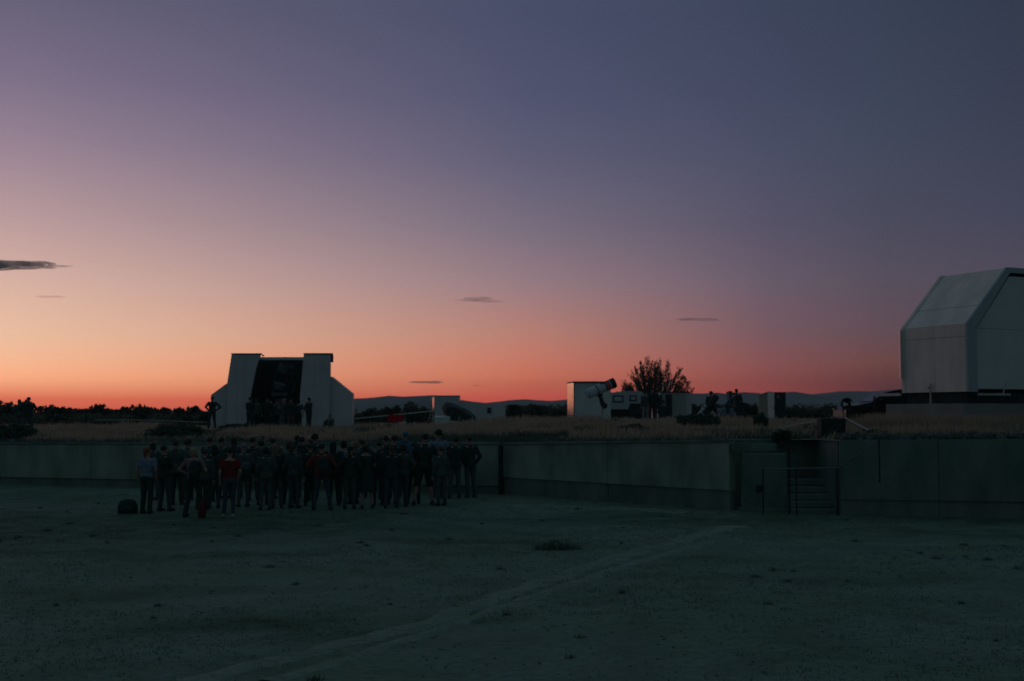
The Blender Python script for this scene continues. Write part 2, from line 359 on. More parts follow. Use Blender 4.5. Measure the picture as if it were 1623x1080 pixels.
# worn tracks on the yard
def strip(name, pts, wds, m, lift=.006, kind='structure'):
    bm = bmesh.new(); rows = []
    P = [Vector((xat(px, 0) if 0 else 0, 0)) for px, _ in []]
    for (px, py), wd_ in zip(pts, wds):
        D = 2.6 * F / (py - HY)
        for _ in range(4): D = (CZ - gz(D)) * F / (py - HY)
        rows.append((xat(px, D), D, wd_))
    out = []
    for i in range(len(rows) - 1):
        for k in range(12):
            t = k / 12; a, b = rows[i], rows[i + 1]; out.append([a[j] + (b[j] - a[j]) * t for j in range(3)])
    out.append(list(rows[-1])); vs = []
    for i, (x, y, wd_) in enumerate(out):
        j = min(i + 1, len(out) - 1); h = max(j - 1, 0)
        d = Vector((out[j][0] - out[h][0], out[j][1] - out[h][1])).normalized(); n = Vector((-d.y, d.x))
        w1 = wd_ * (.5 + .12 * math.sin(i * 1.3) + rnd.uniform(-.07, .07)); w2 = wd_ * (.5 + .12 * math.sin(i * .9 + 2) + rnd.uniform(-.07, .07))
        row = []
        for s in (-w1, -w1 * .4, w2 * .4, w2):
            p = (x + n.x * s, y + n.y * s); row.append(bm.verts.new((p[0], p[1], grid_z(*p) + (.007 + lift * .2 if abs(s) < max(w1, w2) * .5 else -.012))))
        vs.append(row)
    for a, b in zip(vs, vs[1:]):
        for k in range(3): bm.faces.new((a[k], a[k + 1], b[k + 1], b[k]))
    o = obj(name, bm, m, smooth=True); tag(o, kind=kind); return o
strip('path', [(300, 1078), (520, 1020), (690, 980), (811, 935), (920, 900), (1010, 872), (1100, 850), (1165, 832)], [.5, .5, .55, .6, .6, .65, .7, .7], M['path'], .02)
strip('path', [(430, 1076), (600, 1022), (760, 972), (850, 940), (960, 905), (1060, 875), (1130, 856)], [.3, .32, .35, .4, .4, .4, .45], M['path'], .022)
strip('path', [(815, 800), (900, 802), (1000, 806), (1090, 813)], [.9, 1.2, 1.2, .7], M['path'], .02)

# ------------------------------------------------------------------ retaining wall
wall = thing('retaining_wall', 'long low stained concrete retaining wall behind the crowd, along the yard', 'wall', (0, 40, 0))
def seg_box(bm, a, b, y0, y1, za0, zb0, za1, zb1):
    """wall piece between plan points a,b ; y0/y1 offsets along the wall's normal (away from camera +)"""
    a, b = Vector(a), Vector(b); d = (b - a).normalized(); n = Vector((-d.y, d.x))
    if n.y < 0: n = -n
    P = []
    for z0, z1 in (('0', '0'), ('1', '1')):
        for p, off, za in ((a, y0, 'a'), (b, y0, 'b'), (b, y1, 'b'), (a, y1, 'a')):
            q = p + n * off
            z = {('a', '0'): za0, ('b', '0'): zb0, ('a', '1'): za1, ('b', '1'): zb1}[(za, z0)]
            P.append((q.x, q.y - 40, z))
    return hexa(bm, P)
def wall_run(xa, xb, step, foot, m_face, coping=True, front=0.0, foot_h=.5):
    n = max(1, round((xb - xa) / step)); xs = [xa + (xb - xa) * i / n for i in range(n + 1)]
    for i, (x0, x1) in enumerate(zip(xs, xs[1:])):
        g = .006
        a = (x0 + g, wd(x0 + g) - front); b = (x1 - g, wd(x1 - g) - front)
        j = rnd.uniform(-.012, .012)
        za, zb = gz(a[1]) - .3, gz(b[1]) - .3
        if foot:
            obj('footing', seg_box(bmesh.new(), a, b, .045, .32, za, zb, gz(a[1]) + foot_h, gz(b[1]) + foot_h), M['concrete_dark'], wall)  # lower strip of the wall, darker in tone than the panel above
            obj('concrete_panel', seg_box(bmesh.new(), a, b, 0 + j, .30, gz(a[1]) + foot_h + .003, gz(b[1]) + foot_h + .003, wt(x0), wt(x1)), m_face, wall)
        else:
            obj('concrete_panel', seg_box(bmesh.new(), a, b, 0 + j, .30, za, zb, wt(x0), wt(x1)), m_face, wall)
        if coping:
            obj('coping', seg_box(bmesh.new(), a, b, -.04, .34, wt(x0) + .003, wt(x1) + .003, wt(x0) + .06, wt(x1) + .06), M['concrete_pale'] if -4 < x0 < 1.5 else M['concrete_dark'], wall)
wall_run(-46, -17.6, 4.0, False, M['concrete'])
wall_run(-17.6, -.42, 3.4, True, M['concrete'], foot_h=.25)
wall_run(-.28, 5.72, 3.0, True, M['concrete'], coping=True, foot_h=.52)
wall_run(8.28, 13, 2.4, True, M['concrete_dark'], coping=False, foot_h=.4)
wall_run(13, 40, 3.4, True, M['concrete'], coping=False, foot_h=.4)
obj('joint_backing', BX(-.6, 0, wd(-.3) + .34 - 40, wd(-.3) + .5 - 40, -.2, wt(-.3) - .02), M['concrete_dark'], wall)
# recess with steps
bx0, bx1 = 5.72, 8.28
yb = wd(7) + 2.1 - 40
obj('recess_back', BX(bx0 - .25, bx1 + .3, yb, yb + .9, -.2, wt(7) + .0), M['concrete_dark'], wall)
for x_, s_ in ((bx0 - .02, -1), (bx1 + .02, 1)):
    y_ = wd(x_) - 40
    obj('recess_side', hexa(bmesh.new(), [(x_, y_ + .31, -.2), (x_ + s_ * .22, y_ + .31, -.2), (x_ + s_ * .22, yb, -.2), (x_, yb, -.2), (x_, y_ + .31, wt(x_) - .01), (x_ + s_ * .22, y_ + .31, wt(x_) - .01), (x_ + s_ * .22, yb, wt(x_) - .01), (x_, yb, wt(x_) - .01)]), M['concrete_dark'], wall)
obj('lintel', BX(xat(1160, 33.2), xat(1232, 33), 33.15 - 40, 33.45 - 40, 1.62, 1.80), M['concrete_dark'], wall)
# pier slab that fills the left half of the recess
pier = thing('concrete_pier', 'pale greenish concrete slab standing in the wall recess left of the steps', 'pier', (xat(1211, 33.1), 33.1, 0))
hw = 35 * 33 / F
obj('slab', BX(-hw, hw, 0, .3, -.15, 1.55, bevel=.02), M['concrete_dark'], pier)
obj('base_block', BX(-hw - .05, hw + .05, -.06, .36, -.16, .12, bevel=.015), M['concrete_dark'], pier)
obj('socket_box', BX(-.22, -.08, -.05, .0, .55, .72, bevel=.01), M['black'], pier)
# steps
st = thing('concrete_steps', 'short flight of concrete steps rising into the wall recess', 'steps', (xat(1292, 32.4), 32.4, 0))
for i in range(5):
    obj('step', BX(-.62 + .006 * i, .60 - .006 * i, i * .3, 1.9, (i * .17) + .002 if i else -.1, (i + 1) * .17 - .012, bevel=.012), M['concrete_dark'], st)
# handrail
hr = thing('handrail', 'thin steel handrail crossing the steps and climbing to the wall top', 'handrail', (0, 0, 0))
def P3(px, py, D): return at(px, py, D)
p_ = [P3(1207, 744, 32.2), P3(1262, 743, 32.1), P3(1330, 742, 31.9), P3(1347, 730, 31.7), P3(1386, 703, 31.4)]
for a, b in zip(p_, p_[1:]): cyl_obj('rail', a, b, .017, M['steel'], hr, n=8)
for px in (1209, 1262, 1326):
    q = P3(px, 743, 32.1 if px < 1300 else 31.9); cyl_obj('post', (q.x, q.y, gz(q.y)), q, .02, M['dark_metal'], hr, n=8)
q = P3(1250, 703, 32.6); cyl_obj('post', (q.x, q.y, 0), q, .025, M['dark_metal'], hr, n=8)
q = P3(1391, 703, 31.3); cyl_obj('post', (q.x, q.y - .12, .9), (q.x, q.y - .12, 1.95), .02, M['dark_metal'], hr, n=8)
# downpipe on the joint
dp = thing('drain_pipe', 'dark vertical drain pipe on the wall joint right of the crowd', 'pipe', (xat(794, 38.7), 38.8, 0))
cyl_obj('pipe', (0, 0, .1), (0, 0, 1.6), .055, M['black'], dp); cyl_obj('clamp', (0, 0, 1.2), (0, 0, 1.26), .07, M['dark_metal'], dp)
cyl_obj('clamp', (0, 0, .5), (0, 0, .56), .07, M['dark_metal'], dp)

# stones on top of the wall
stone_meshes = []
for k in range(7):
    bm = bmesh.new(); bmesh.ops.create_icosphere(bm, subdivisions=2, radius=1)
    for v in bm.verts:
        n = .78 + .35 * rnd.random(); v.co = Vector((v.co.x * n, v.co.y * n * .9, v.co.z * n * .72))
        for ax in ((1, .3, .2), (-.4, 1, .5), (.2, -.6, 1)):
            a = Vector(ax).normalized(); d = v.co.dot(a)
            if d > .62: v.co -= a * (d - .62)
    stone_meshes.append(tomesh(bm, 'stone'))
def stones(label, xa, xb, n, s0, s1, dback):
    t = thing('stone_edging', label, 'stone edging', ((xa + xb) / 2, wd((xa + xb) / 2), 0)); o0 = t.location
    for i in range(n):
        x = xa + (xb - xa) * (i + rnd.random() * .8) / n; dy = rnd.uniform(.25, dback); s = rnd.uniform(s0, s1)
        z = wt(x) + s * .25 + rnd.uniform(-.02, .05) - .03
        o = link('stone', rnd.choice(stone_meshes), t, M['stone'], (x - o0.x, wd(x) + dy - o0.y, z), (rnd.uniform(-.4, .4), rnd.uniform(-.4, .4), rnd.uniform(0, 6)), (s, s, s * rnd.uniform(.8, 1.1)))
stones('row of grey rubble stones on the wall top in front of the large right shed', 8.5, 14.5, 64, .09, .19, .8)
stones('low line of rubble stones on the wall edge below the camper and telescopes', .9, 5.9, 52, .07, .15, .9)
stones('scattered rubble stones on the wall edge at the far left', -18.5, -10, 34, .1, .2, .9)

# ------------------------------------------------------------------ vegetation builders
def leafcloud(bm, centre, rx, ry, rz, n, size, rr, up=0.0, elong=1.0):
    for _ in range(n):
        while True:
            p = Vector((rr.uniform(-1, 1), rr.uniform(-1, 1), rr.uniform(-1, 1)))
            if p.length <= 1: break
        p = Vector((p.x * rx, p.y * ry, p.z * rz)) + Vector(centre)
        s = size * rr.uniform(.6, 1.4)
        d = Vector((rr.gauss(0, 1), rr.gauss(0, 1), rr.gauss(0, 1) + up)).normalized()
        e = d.orthogonal().normalized(); e.rotate(Matrix.Rotation(rr.uniform(0, 6.3), 3, d))
        a = p + d * s * elong; b = p - d * s * elong
        bm.faces.new([bm.verts.new(q) for q in (b, p + e * s * .45, a, p - e * s * .45)])
def bush(x, D, w_, h_, label, m='bush', group=None, dens=1.0, leaf=.11, seed=0, name='bush', z=None, cat='bush'):
    rr = random.Random(seed); zz = tz(x, D) if z is None else z
    t = thing(name, label, cat, (x, D, zz), 0, group)
    bm = bmesh.new()
    k = max(3, int(w_ / h_ * 4))
    for i in range(k):
        cx = rr.uniform(-.5, .5) * w_ * .75; hh = h_ * rr.uniform(.62, 1.0) * (1 - .35 * abs(cx) / (w_ * .5))
        leafcloud(bm, (cx, rr.uniform(-.25, .25) * w_, hh * .55), w_ * .24, w_ * .24, hh * .5, int(230 * dens), leaf, rr, .4)
        for _ in range(4):
            leafcloud(bm, (cx + rr.uniform(-.2, .2) * w_, rr.uniform(-.2, .2) * w_, hh * rr.uniform(.8, 1.04)), w_ * .07, w_ * .07, hh * .09, int(22 * dens), leaf * .8, rr, 1)
    obj('foliage', bm, M[m], t)
    bm = bmesh.new()
    for i in range(6):
        a = rr.uniform(0, 6.3); tube(bm, (rr.uniform(-.1, .1), rr.uniform(-.1, .1), -.1), (math.cos(a) * w_ * .3, math.sin(a) * w_ * .2, h_ * .7), .035, .012, 5)
    obj('stem', bm, M['bark'], t)
    return t

# ---- hedge line at the left, far side of the terrace
hedge = [(-8, 638, 46), (14, 640, 36), (34, 633, 30), (62, 642, 40), (92, 645, 34), (118, 643, 30), (142, 641, 34), (163, 637, 26), (188, 643, 28), (206, 642, 24), (232, 644, 26), (258, 649, 30), (284, 647, 26), (308, 648, 28), (330, 650, 24)]
hl_ = ['broad dark bush cut by the left frame edge', 'dark bush just right of the frame-edge bush', 'tallest rounded dark bush in the left hedge line behind the far-left pair', 'wide dark bush right of the tallest hedge bush', 'low dark bush in the dip of the left hedge line', 'flat-topped dark bush past the dip of the hedge line', 'dark bush just left of the second hump of the hedge', 'spiky dark bush forming the second hump of the hedge', 'dark bush falling off right of the second hump', 'small dark bush between second hump and the ragged one', 'ragged little bush with thin tips midway along the hedge', 'low bush where distant hills first show above the hedge', 'small bush with fine upright twigs in the lower hedge', 'low twiggy bush just left of the lone standing man', 'last dark bush of the hedge touching the slotted shed']
for i, ((px, py, wpx), lb) in enumerate(zip(hedge, hl_)):
    D = 96 + rnd.uniform(-5, 9); x = xat(px, D); zt = at(px, py - 2, D).z
    bush(x, D, wpx * D / F * 1.5, (zt - tz(x, D)) * 1.1, lb, 'bush', 'bushes of the left hedge line', dens=1.5, leaf=.13, seed=40 + i)
# undergrowth strip that closes the hedge foot
bm = bmesh.new(); rr = random.Random(5)
for i in range(150):
    x = rr.uniform(-46, -23); D = rr.uniform(88, 112); leafcloud(bm, (x, D, tz(x, D) + .45), .9, .9, .5, 60, .15, rr, .3)
for i in range(170):
    D = rr.uniform(108, 150); x = rr.uniform(xat(545, D), xat(1500, D)); leafcloud(bm, (x, D, tz(x, D) + .55), 1.4, 1.2, .75, 60, .2, rr, .3)
tag(obj('undergrowth', bm, M['bush']), kind='stuff', label='dark scrub undergrowth at the foot of the hedges')
mids = [(588, 646, 34, 'low dark bush right of the slotted shed'), (628, 638, 34, 'dark bush behind the red cloth on the rope'), (662, 632, 34, 'tall dark bush just left of the low white shed'), (690, 640, 20, 'narrow dark bush behind the step stool'), (818, 641, 30, 'dark bush just right of the low white shed'), (852, 640, 34, 'dark bush between low white shed and box shed'), (888, 643, 26, 'small dark bush left of the white box shed'), (1110, 636, 26, 'dark bush right of the corrugated shed'), (1135, 640, 24, 'dark bush behind the pale tilted telescope'), (1185, 630, 32, 'dark bush left of the white cabin'), (1262, 640, 30, 'dark bush right of the white cabin'), (1290, 646, 30, 'dark bush in front of the blue hills'), (1318, 644, 30, 'dark bush behind the round reflector')]
for i, (px, py, wpx, lb) in enumerate(mids):
    D = 104 + rnd.uniform(-3, 5); x = xat(px, D); bush(x, D, wpx * D / F * 1.4, at(px, py - 1, D).z - tz(x, D), lb, 'bush', 'bushes beyond the sheds', dens=1.3, leaf=.13, seed=80 + i)
# near bushes on the terrace
bush(xat(1103, 47), 47, 1.5, .62, 'low rounded green-black bush on the terrace below the telescopes', 'bush_green', leaf=.05, seed=101, dens=1.6)
bush(xat(1207, 46), 46, .62, .58, 'small round dark shrub in front of the white cabin', 'bush_green', leaf=.05, seed=102, dens=1.6)
bush(xat(280, 50), 50, 2.6, .62, 'spreading dark bush on the terrace edge left of the slotted shed', 'bush_green', leaf=.06, seed=103, dens=1.8)
bush(xat(10, 50), 50, 2.0, .75, 'dark bush on the terrace edge at the left frame side', 'bush_green', leaf=.06, seed=104, dens=1.6)
bush(xat(372, 63), 63, 1.5, .4, 'low dark bush at the foot of the slotted shed left wing', 'bush_green', leaf=.06, seed=106, dens=1.2)
bush(xat(1238, 34.3), 34.3, .5, .42, 'small dark shrub on the wall top above the concrete slab', 'bush_green', leaf=.04, seed=105, dens=1.4, z=1.8)
bush(xat(1005, 42), 42, 1.1, .38, 'low dark tuft of scrub on the wall edge below the camper', 'bush_green', leaf=.05, seed=107)
def yp(px, py):
    D = CZ * F / (py - HY)
    for _ in range(4): D = (CZ - gz(D)) * F / (py - HY)
    return xat(px, D), D
x, D = yp(883, 868); wt_ = thing('weed', 'small dark weed clump alone in the middle of the yard', 'weed', (x, D, yard_z(x, D)))
bm = bmesh.new(); rw = random.Random(9)
for i in range(420):
    a = rw.uniform(0, 6.3); q = rw.random() ** .7 * .42; hh = (.20 - .28 * q) * rw.uniform(.6, 1.3) + .03; bx, by = q * math.cos(a) * 1.15, q * math.sin(a) * .8; lx_, ly_ = rw.gauss(0, .07), rw.gauss(0, .07); c_, d_ = math.cos(a) * .008, math.sin(a) * .008
    bm.faces.new([bm.verts.new(p) for p in ((bx - c_, by - d_, -.02), (bx + c_, by + d_, -.02), (bx + lx_, by + ly_, hh))])
obj('foliage', bm, M['tuft_dark'], wt_)

# ---- the tree
def tree(px, D, group=None):
    rr = random.Random(77); x = xat(px, D); z = tz(x, D); s = D / F
    t = thing('tree', 'loose upright willow-like tree rising behind the camper and corrugated shed', 'tree', (x, D, z))
    bark = bmesh.new(); leaves = bmesh.new(); zb = at(px, 668, D).z - z
    def P(qx, qy, dy=0): return Vector(((qx - px) * s, dy, at(px, qy, D).z - z))
    base = P(1036, 668); fork = P(1036, 640)
    tube(bark, Vector((0, 0, -.2)), fork, .16, .11, 9)
    tips = [(qx + (qx - 1036) * .03, qy + (640 - qy) * .02) for qx, qy in [(994, 607), (1002, 595), (1009, 583), (1017, 574), (1026, 569.5), (1033, 577), (1040, 573), (1047, 572), (1055, 577), (1062, 592), (988, 614), (1000, 612), (1022, 592), (1044, 590), (1056, 604),
            (1073, 587), (1080, 597), (1088, 602), (1094, 608), (1096, 619), (1078, 612), (1086, 622), (1012, 604), (1034, 600), (1066, 612), (990, 622), (1004, 624), (1018, 618), (1030, 614), (1046, 612), (1020, 584), (1028, 590), (1038, 584), (1050, 588), (1008, 600), (1015, 595), (1026, 604), (1040, 602), (1052, 600), (1022, 610), (1010, 614), (998, 616), (1060, 620), (1070, 600), (1050, 622), (1034, 622)]]
    for i, (qx, qy) in enumerate(tips):
        dy = rr.uniform(-1.3, 1.3); tip = P(qx, qy, dy)
        mid = fork.lerp(tip, .5) + Vector(((qx - 1036) * s * .16, dy * .1, -.12)); tube(bark, fork, mid, .06, .035, 5); tube(bark, mid, tip, .035, .008, 5)
        dirn = (tip - mid).normalized()
        for k in range(30):
            u = .15 + .85 * k / 29; c = mid.lerp(tip, u) + Vector((rr.gauss(0, .075), rr.gauss(0, .2), rr.gauss(0, .09)))
            e = c + (dirn + Vector((rr.gauss(0, .35), rr.gauss(0, .35), .5))).normalized() * rr.uniform(.1, .3)
            tube(bark, c, e, .008, .004, 3, caps=False)
            for q in range(13):
                v = q / 12; p = c.lerp(e, v) + Vector((rr.gauss(0, .045),) * 1 + (rr.gauss(0, .06), rr.gauss(0, .045)))
                d = (dirn * .6 + Vector((rr.gauss(0, .6), rr.gauss(0, .6), .5 + rr.gauss(0, .4)))).normalized(); o_ = d.orthogonal().normalized(); o_.rotate(Matrix.Rotation(rr.uniform(0, 6), 3, d))
                a_ = rr.uniform(.035, .075); leaves.faces.new([leaves.verts.new(w_) for w_ in (p - d * a_, p + o_ * a_ * .4, p + d * a_, p - o_ * a_ * .4)])
    obj('trunk', bark, M['bark'], t); obj('crown', leaves, M['leaf'], t)
tree(1036, 90)

# ---- dry grass on the terrace / tufts in the yard (stuff)
def blades(bm, x, y, z, n, h, sp, rr, w_):
    for _ in range(n):
        a = rr.uniform(0, 6.3); r = rr.random() * sp; bx, by = x + math.cos(a) * r, y + math.sin(a) * r
        hh = h * rr.uniform(.5, 1.2); lx, ly = rr.gauss(0, .25) * hh, rr.gauss(0, .25) * hh; b = rr.uniform(0, 3.14); ww = w_ * rr.uniform(.6, 1.3)
        cx, cy = math.cos(b) * ww, math.sin(b) * ww
        bm.faces.new([bm.verts.new(p) for p in ((bx - cx, by - cy, z), (bx + cx, by + cy, z), (bx + lx, by + ly, z + hh))])
rr = random.Random(21); bm = bmesh.new()
for i in range(26000):
    off = rr.random() ** 1.5 * 38 + .7
    D0 = 36 + off; x = rr.uniform(-.46, .46) * D0
    if 5.6 < x < 8.4 and off < 3: continue
    y = wd(x) + off
    cl = math.sin(x * .8 + 2 * math.sin(y * .3)) * math.sin(y * .5 + x * .2)
    if cl < rr.uniform(-1.1, .3) or rr.random() > sstep(.5, 8, off) + .12: continue
    hgt = .16 + .24 * max(0, cl) + .1 * rr.random()
    if -4 < x < 2 and off < 7: hgt *= .4
    blades(bm, x, y, tz(x, y) - .02, 6, hgt, .22, rr, .014 + .0004 * y)
tag(obj('dry_grass', bm, M['straw']), kind='stuff', label='tall dry grass covering the terrace')
bm = bmesh.new()
for i in range(20000):
    x = rr.uniform(-22, 19); off = .3 + rr.random() ** 1.6 * 9
    if 5.5 < x < 8.5 and off < 2.6: continue
    y = wd(x) + off
    if math.sin(x * 1.3 + 1.5 * math.sin(y * .5)) + math.sin(y * .9 + x * .4) < rr.uniform(-2.2, .8): continue
    blades(bm, x, y, tz(x, y) - .02, 7, .1 + .16 * rr.random(), .2, rr, .016)
tag(obj('terrace_grass', bm, M['bush_green']), kind='stuff', label='dark green grass along the terrace edge')
bm = bmesh.new()
for i in range(2500):     # taller grass by the big right shed
    u_ = rr.uniform(-2.4, 7); v_ = rr.uniform(-2.6, -.15) if rr.random() < .6 else rr.uniform(-1, 3)
    if v_ > -.1 and u_ > -.25: u_ = rr.uniform(-2.6, -.3)
    x = 15.2 + .906 * u_ - .42 * v_; y = 42 + .42 * u_ + .906 * v_
    blades(bm, x, y, tz(x, y) - .02, 7, .55, .2, rr, .02)
tag(obj('dry_grass', bm, M['straw']), kind='stuff', label='taller dry grass against the plinth of the right shed')
bm = bmesh.new(); bd = bmesh.new()
for i in range(15000):
    y = 9 + 30 * rr.random() ** .8; x = rr.uniform(-.45, .45) * y
    cl = math.sin(x * .55 + 1.7 * math.sin(y * .35)) + math.sin(y * .8 - x * .5)
    if cl < rr.uniform(-1.6, 1): continue
    blades(bm, x, y, yard_z(x, y) - .005, 6, .03 + .02 * rr.random(), .14, rr, .006)
for i in range(75):
    y = 10 + 26 * rr.random() ** .8; x = rr.uniform(-.45, .45) * y; r_ = rr.uniform(.04, .13)
    blades(bd, x, y, yard_z(x, y) - .005, int(60 * r_ / .1), .04 + .25 * r_, r_, rr, .006)
tag(obj('yard_grass', bm, M['tuft']), kind='stuff', label='short sparse grass in the yard')
tag(obj('weed_patches', bd, M['tuft_dark']), kind='stuff', label='dark weed tufts dotted over the yard')
bm = bmesh.new()
for i in range(2600):
    y = 9.5 + 26 * rr.random(); x = rr.uniform(-.45, .45) * y; s = rr.uniform(.006, .02)
    bmesh.ops.create_icosphere(bm, subdivisions=1, radius=s, matrix=Matrix.Translation((x, y, yard_z(x, y) + s * .2)) @ Matrix.Diagonal((1, 1.2, .6, 1)))
tag(obj('gravel', bm, M['stone']), kind='stuff', label='loose gravel lying over the yard')

bm = bmesh.new()
for i in range(150):
    x = rr.uniform(-24, 19); off = 1.0 + rr.random() ** 1.4 * 26; y = wd(x) + off
    if 5 < x < 9 and off < 4: continue
    if math.sin(x * .6 + 1.1 * math.sin(y * .2)) < rr.uniform(-.5, .9): continue
    q = rr.uniform(.2, .6); leafcloud(bm, (x, y, tz(x, y) + q * .25), q, q * .8, q * .38, int(90 * q / .3), .055, rr, .8)
tag(obj('low_scrub', bm, M['bush_green']), kind='stuff', label='low dark scrub dotted through the dry grass')
# ------------------------------------------------------------------ right observatory shed
z0 = 1.9
rs = thing('observatory_shed', 'large pale faceted roll-off observatory shed on a plinth at the right edge', 'shed', (15.2, 42, z0), math.atan2(.42, .906))
H0, H1, H2 = 3.31 - z0, 5.58 - z0, 7.54 - z0
RUN, WID, LEN = 1.84, 6.2, 3.12
obj('plinth', BX(-.35, WID + .3, -.12, LEN + .5, -.3, 2.92 - z0), M['plinth'], rs)
obj('undercarriage', BX(.12, WID - .12, .22, LEN - .05, 2.925 - z0, H0 - .003), M['black'], rs)
TH = .06; G = .012
def slab_pts(name, p, th_dir, m, par):
    """quad p (4 Vectors) thickened along th_dir"""
    t_ = Vector(th_dir); return obj(name, hexa(bmesh.new(), [tuple(q) for q in p] + [tuple(q + t_) for q in p]), m, par)
half = LEN / 2
for s in (0, 1):
    y0, y1 = (.10, half - G / 2) if s == 0 else (half + G / 2, LEN - .12)
    zs = [H0, H0 + 1.86, H1]
    for k in range(2):
        slab_pts('side_panel', [Vector((0, y0, zs[k] + G / 2)), Vector((0, y1, zs[k] + G / 2)), Vector((0, y1, zs[k + 1] - G / 2)), Vector((0, y0, zs[k + 1] - G / 2))], (TH, 0, 0), M['shed_white'], rs)
    n_ = Vector((H2 - H1, 0, -RUN)).normalized() * TH
    for k in range(2):
        f0, f1 = (0, .33) if k == 0 else (.33, 1)
        a = Vector((0, 0, H1)).lerp(Vector((RUN, 0, H2)), f0 + .004); b = Vector((0, 0, H1)).lerp(Vector((RUN, 0, H2)), f1 - .004)
        slab_pts('shoulder_panel', [Vector((a.x, y0, a.z)), Vector((a.x, y1, a.z)), Vector((b.x, y1, b.z)), Vector((b.x, y0, b.z))], n_, M['shed_white'], rs)
# far side
slab_pts('side_panel', [Vector((WID, .1, H0)), Vector((WID, LEN - .12, H0)), Vector((WID, LEN - .12, H1)), Vector((WID, .1, H1))], (-TH, 0, 0), M['shed_white'], rs)
slab_pts('shoulder_panel', [Vector((WID, .1, H1)), Vector((WID, LEN - .12, H1)), Vector((WID - RUN, LEN - .12, H2)), Vector((WID - RUN, .1, H2))], (-.05, 0, -.05), M['shed_white'], rs)
slab_pts('roof', [Vector((RUN, .1, H2)), Vector((RUN, LEN - .12, H2)), Vector((WID - RUN, LEN - .12, H2)), Vector((WID - RUN, .1, H2))], (0, 0, -.05), M['shed_white'], rs)
def gable_frame(y0, y1, name, m, wid_=.40, e=.02):
    o_ = [(-e, H0), (-e, H1 + e), (RUN - e / 2, H2 + e), (WID - RUN + e / 2, H2 + e), (WID + e, H1 + e), (WID + e, H0)]
    c = .22
    i_ = [(wid_, H0), (wid_, H1 - c * .45), (RUN + .13, H2 - .16), (WID - RUN - .13, H2 - .16), (WID - wid_, H1 - c * .45), (WID - wid_, H0)]
    bm = bmesh.new(); A = [[bm.verts.new((x_, y_, z_)) for x_, z_ in o_] for y_ in (y0, y1)]; B = [[bm.verts.new((x_, y_, z_)) for x_, z_ in i_] for y_ in (y0, y1)]
    for k in range(5):
        bm.faces.new((A[0][k], A[0][k + 1], B[0][k + 1], B[0][k])); bm.faces.new((A[1][k], A[1][k + 1], B[1][k + 1], B[1][k]))
        bm.faces.new((A[0][k], A[0][k + 1], A[1][k + 1], A[1][k])); bm.faces.new((B[0][k], B[0][k + 1], B[1][k + 1], B[1][k]))
    for k in (0, 5): bm.faces.new((A[0][k], B[0][k], B[1][k], A[1][k]))
    bmesh.ops.recalc_face_normals(bm, faces=bm.faces[:]); return obj(name, bm, m, rs)
gable_frame(0, .096, 'front_frame', M['frame_paint'])
gable_frame(LEN - .116, LEN + .02, 'rear_frame', M['shed_white'], e=.03)
obj('corner_flashing', BX(-.14, -.035, LEN - .05, LEN + .03, H0 + .5, H1 - .05), M['gloss_white'], rs)
iw = .50
pr = H0 + .1
obj('gable_panel', prism(bmesh.new(), [(iw, pr), (iw, H1 - .14), (WID - iw, H1 - .14), (WID - iw, pr)], .10, .16), M['grey_panel'], rs)
obj('gable_panel', prism(bmesh.new(), [(iw, H1 - .13), (RUN + .19, H2 - .27), (WID - RUN - .19, H2 - .27), (WID - iw, H1 - .13)], .10, .16), M['grey_panel'], rs)
obj('back_panel', prism(bmesh.new(), [(.1, H0), (.1, H1), (RUN, H2 - .05), (WID - RUN, H2 - .05), (WID - .1, H1), (WID - .1, H0)], LEN - .1, LEN - .04), M['dark_metal'], rs)
obj('side_rail', BX(-.12, -.02, LEN + .06, LEN + 1.45, H0 - .1, H0 + .0), M['rail'], rs)
obj('rail_bracket', BX(-.12, -.06, LEN + 1.38, LEN + 1.42, -.2, H0 - .103), M['dark_metal'], rs)
obj('front_rail', BX(.35, 1.75, -.12, -.02, H0 - .12, H0 - .05), M['rail'], rs)
cyl_obj('strut', (1.45, -.07, H0 - .05), (1.62, -.07, H0 + .32), .022, M['rail'], rs)
cyl_obj('drain_post', (-.06, half + .15, 2.92 - z0), (-.06, half + .15, H0 + .32), .03, M['rail'], rs)
ball_ = ball(bmesh.new(), (-.08, half + .22, H0 + .16), .035); obj('padlock', ball_, M['steel'], rs, True)

# ------------------------------------------------------------------ left observatory shed (slotted)
LD = 74; lx = xat(446, LD); lz = tz(lx, LD) - .05; kx = LD / F
def lh(py): return at(446, py, LD).z - lz
def lX(px): return (px - 446) * kx
ls = thing('observatory_shed', 'white slotted observatory shed rolled open with dark interior, left of centre', 'shed', (lx, LD, lz))
obj('left_wing', prism(bmesh.new(), [(lX(332), -.2), (lX(332), lh(626)), (lX(359.2), lh(606)), (lX(362), lh(606)), (lX(362), -.2)], .35, 5.2), M['white_panel'], ls)
obj('tall_panel', prism(bmesh.new(), [(lX(359.8), -.2), (lX(359.8), lh(606)), (lX(366), lh(562)), (lX(412), lh(562)), (lX(405), lh(583)), (lX(396), lh(630)), (lX(395), -.2)], 0, .18), M['white_panel'], ls)
obj('tall_cap', BX(lX(365.6), lX(413.5), -.04, .22, lh(561.9), lh(560.2)), M['dark_metal'], ls)
obj('tall_panel', prism(bmesh.new(), [(lX(474), -.2), (lX(475), lh(630)), (lX(480.5), lh(562)), (lX(523), lh(562)), (lX(523), -.2)], 0, .18), M['white_panel'], ls)
obj('tall_cap', BX(lX(480.2), lX(526), -.04, .22, lh(561.9), lh(560.0)), M['dark_metal'], ls)
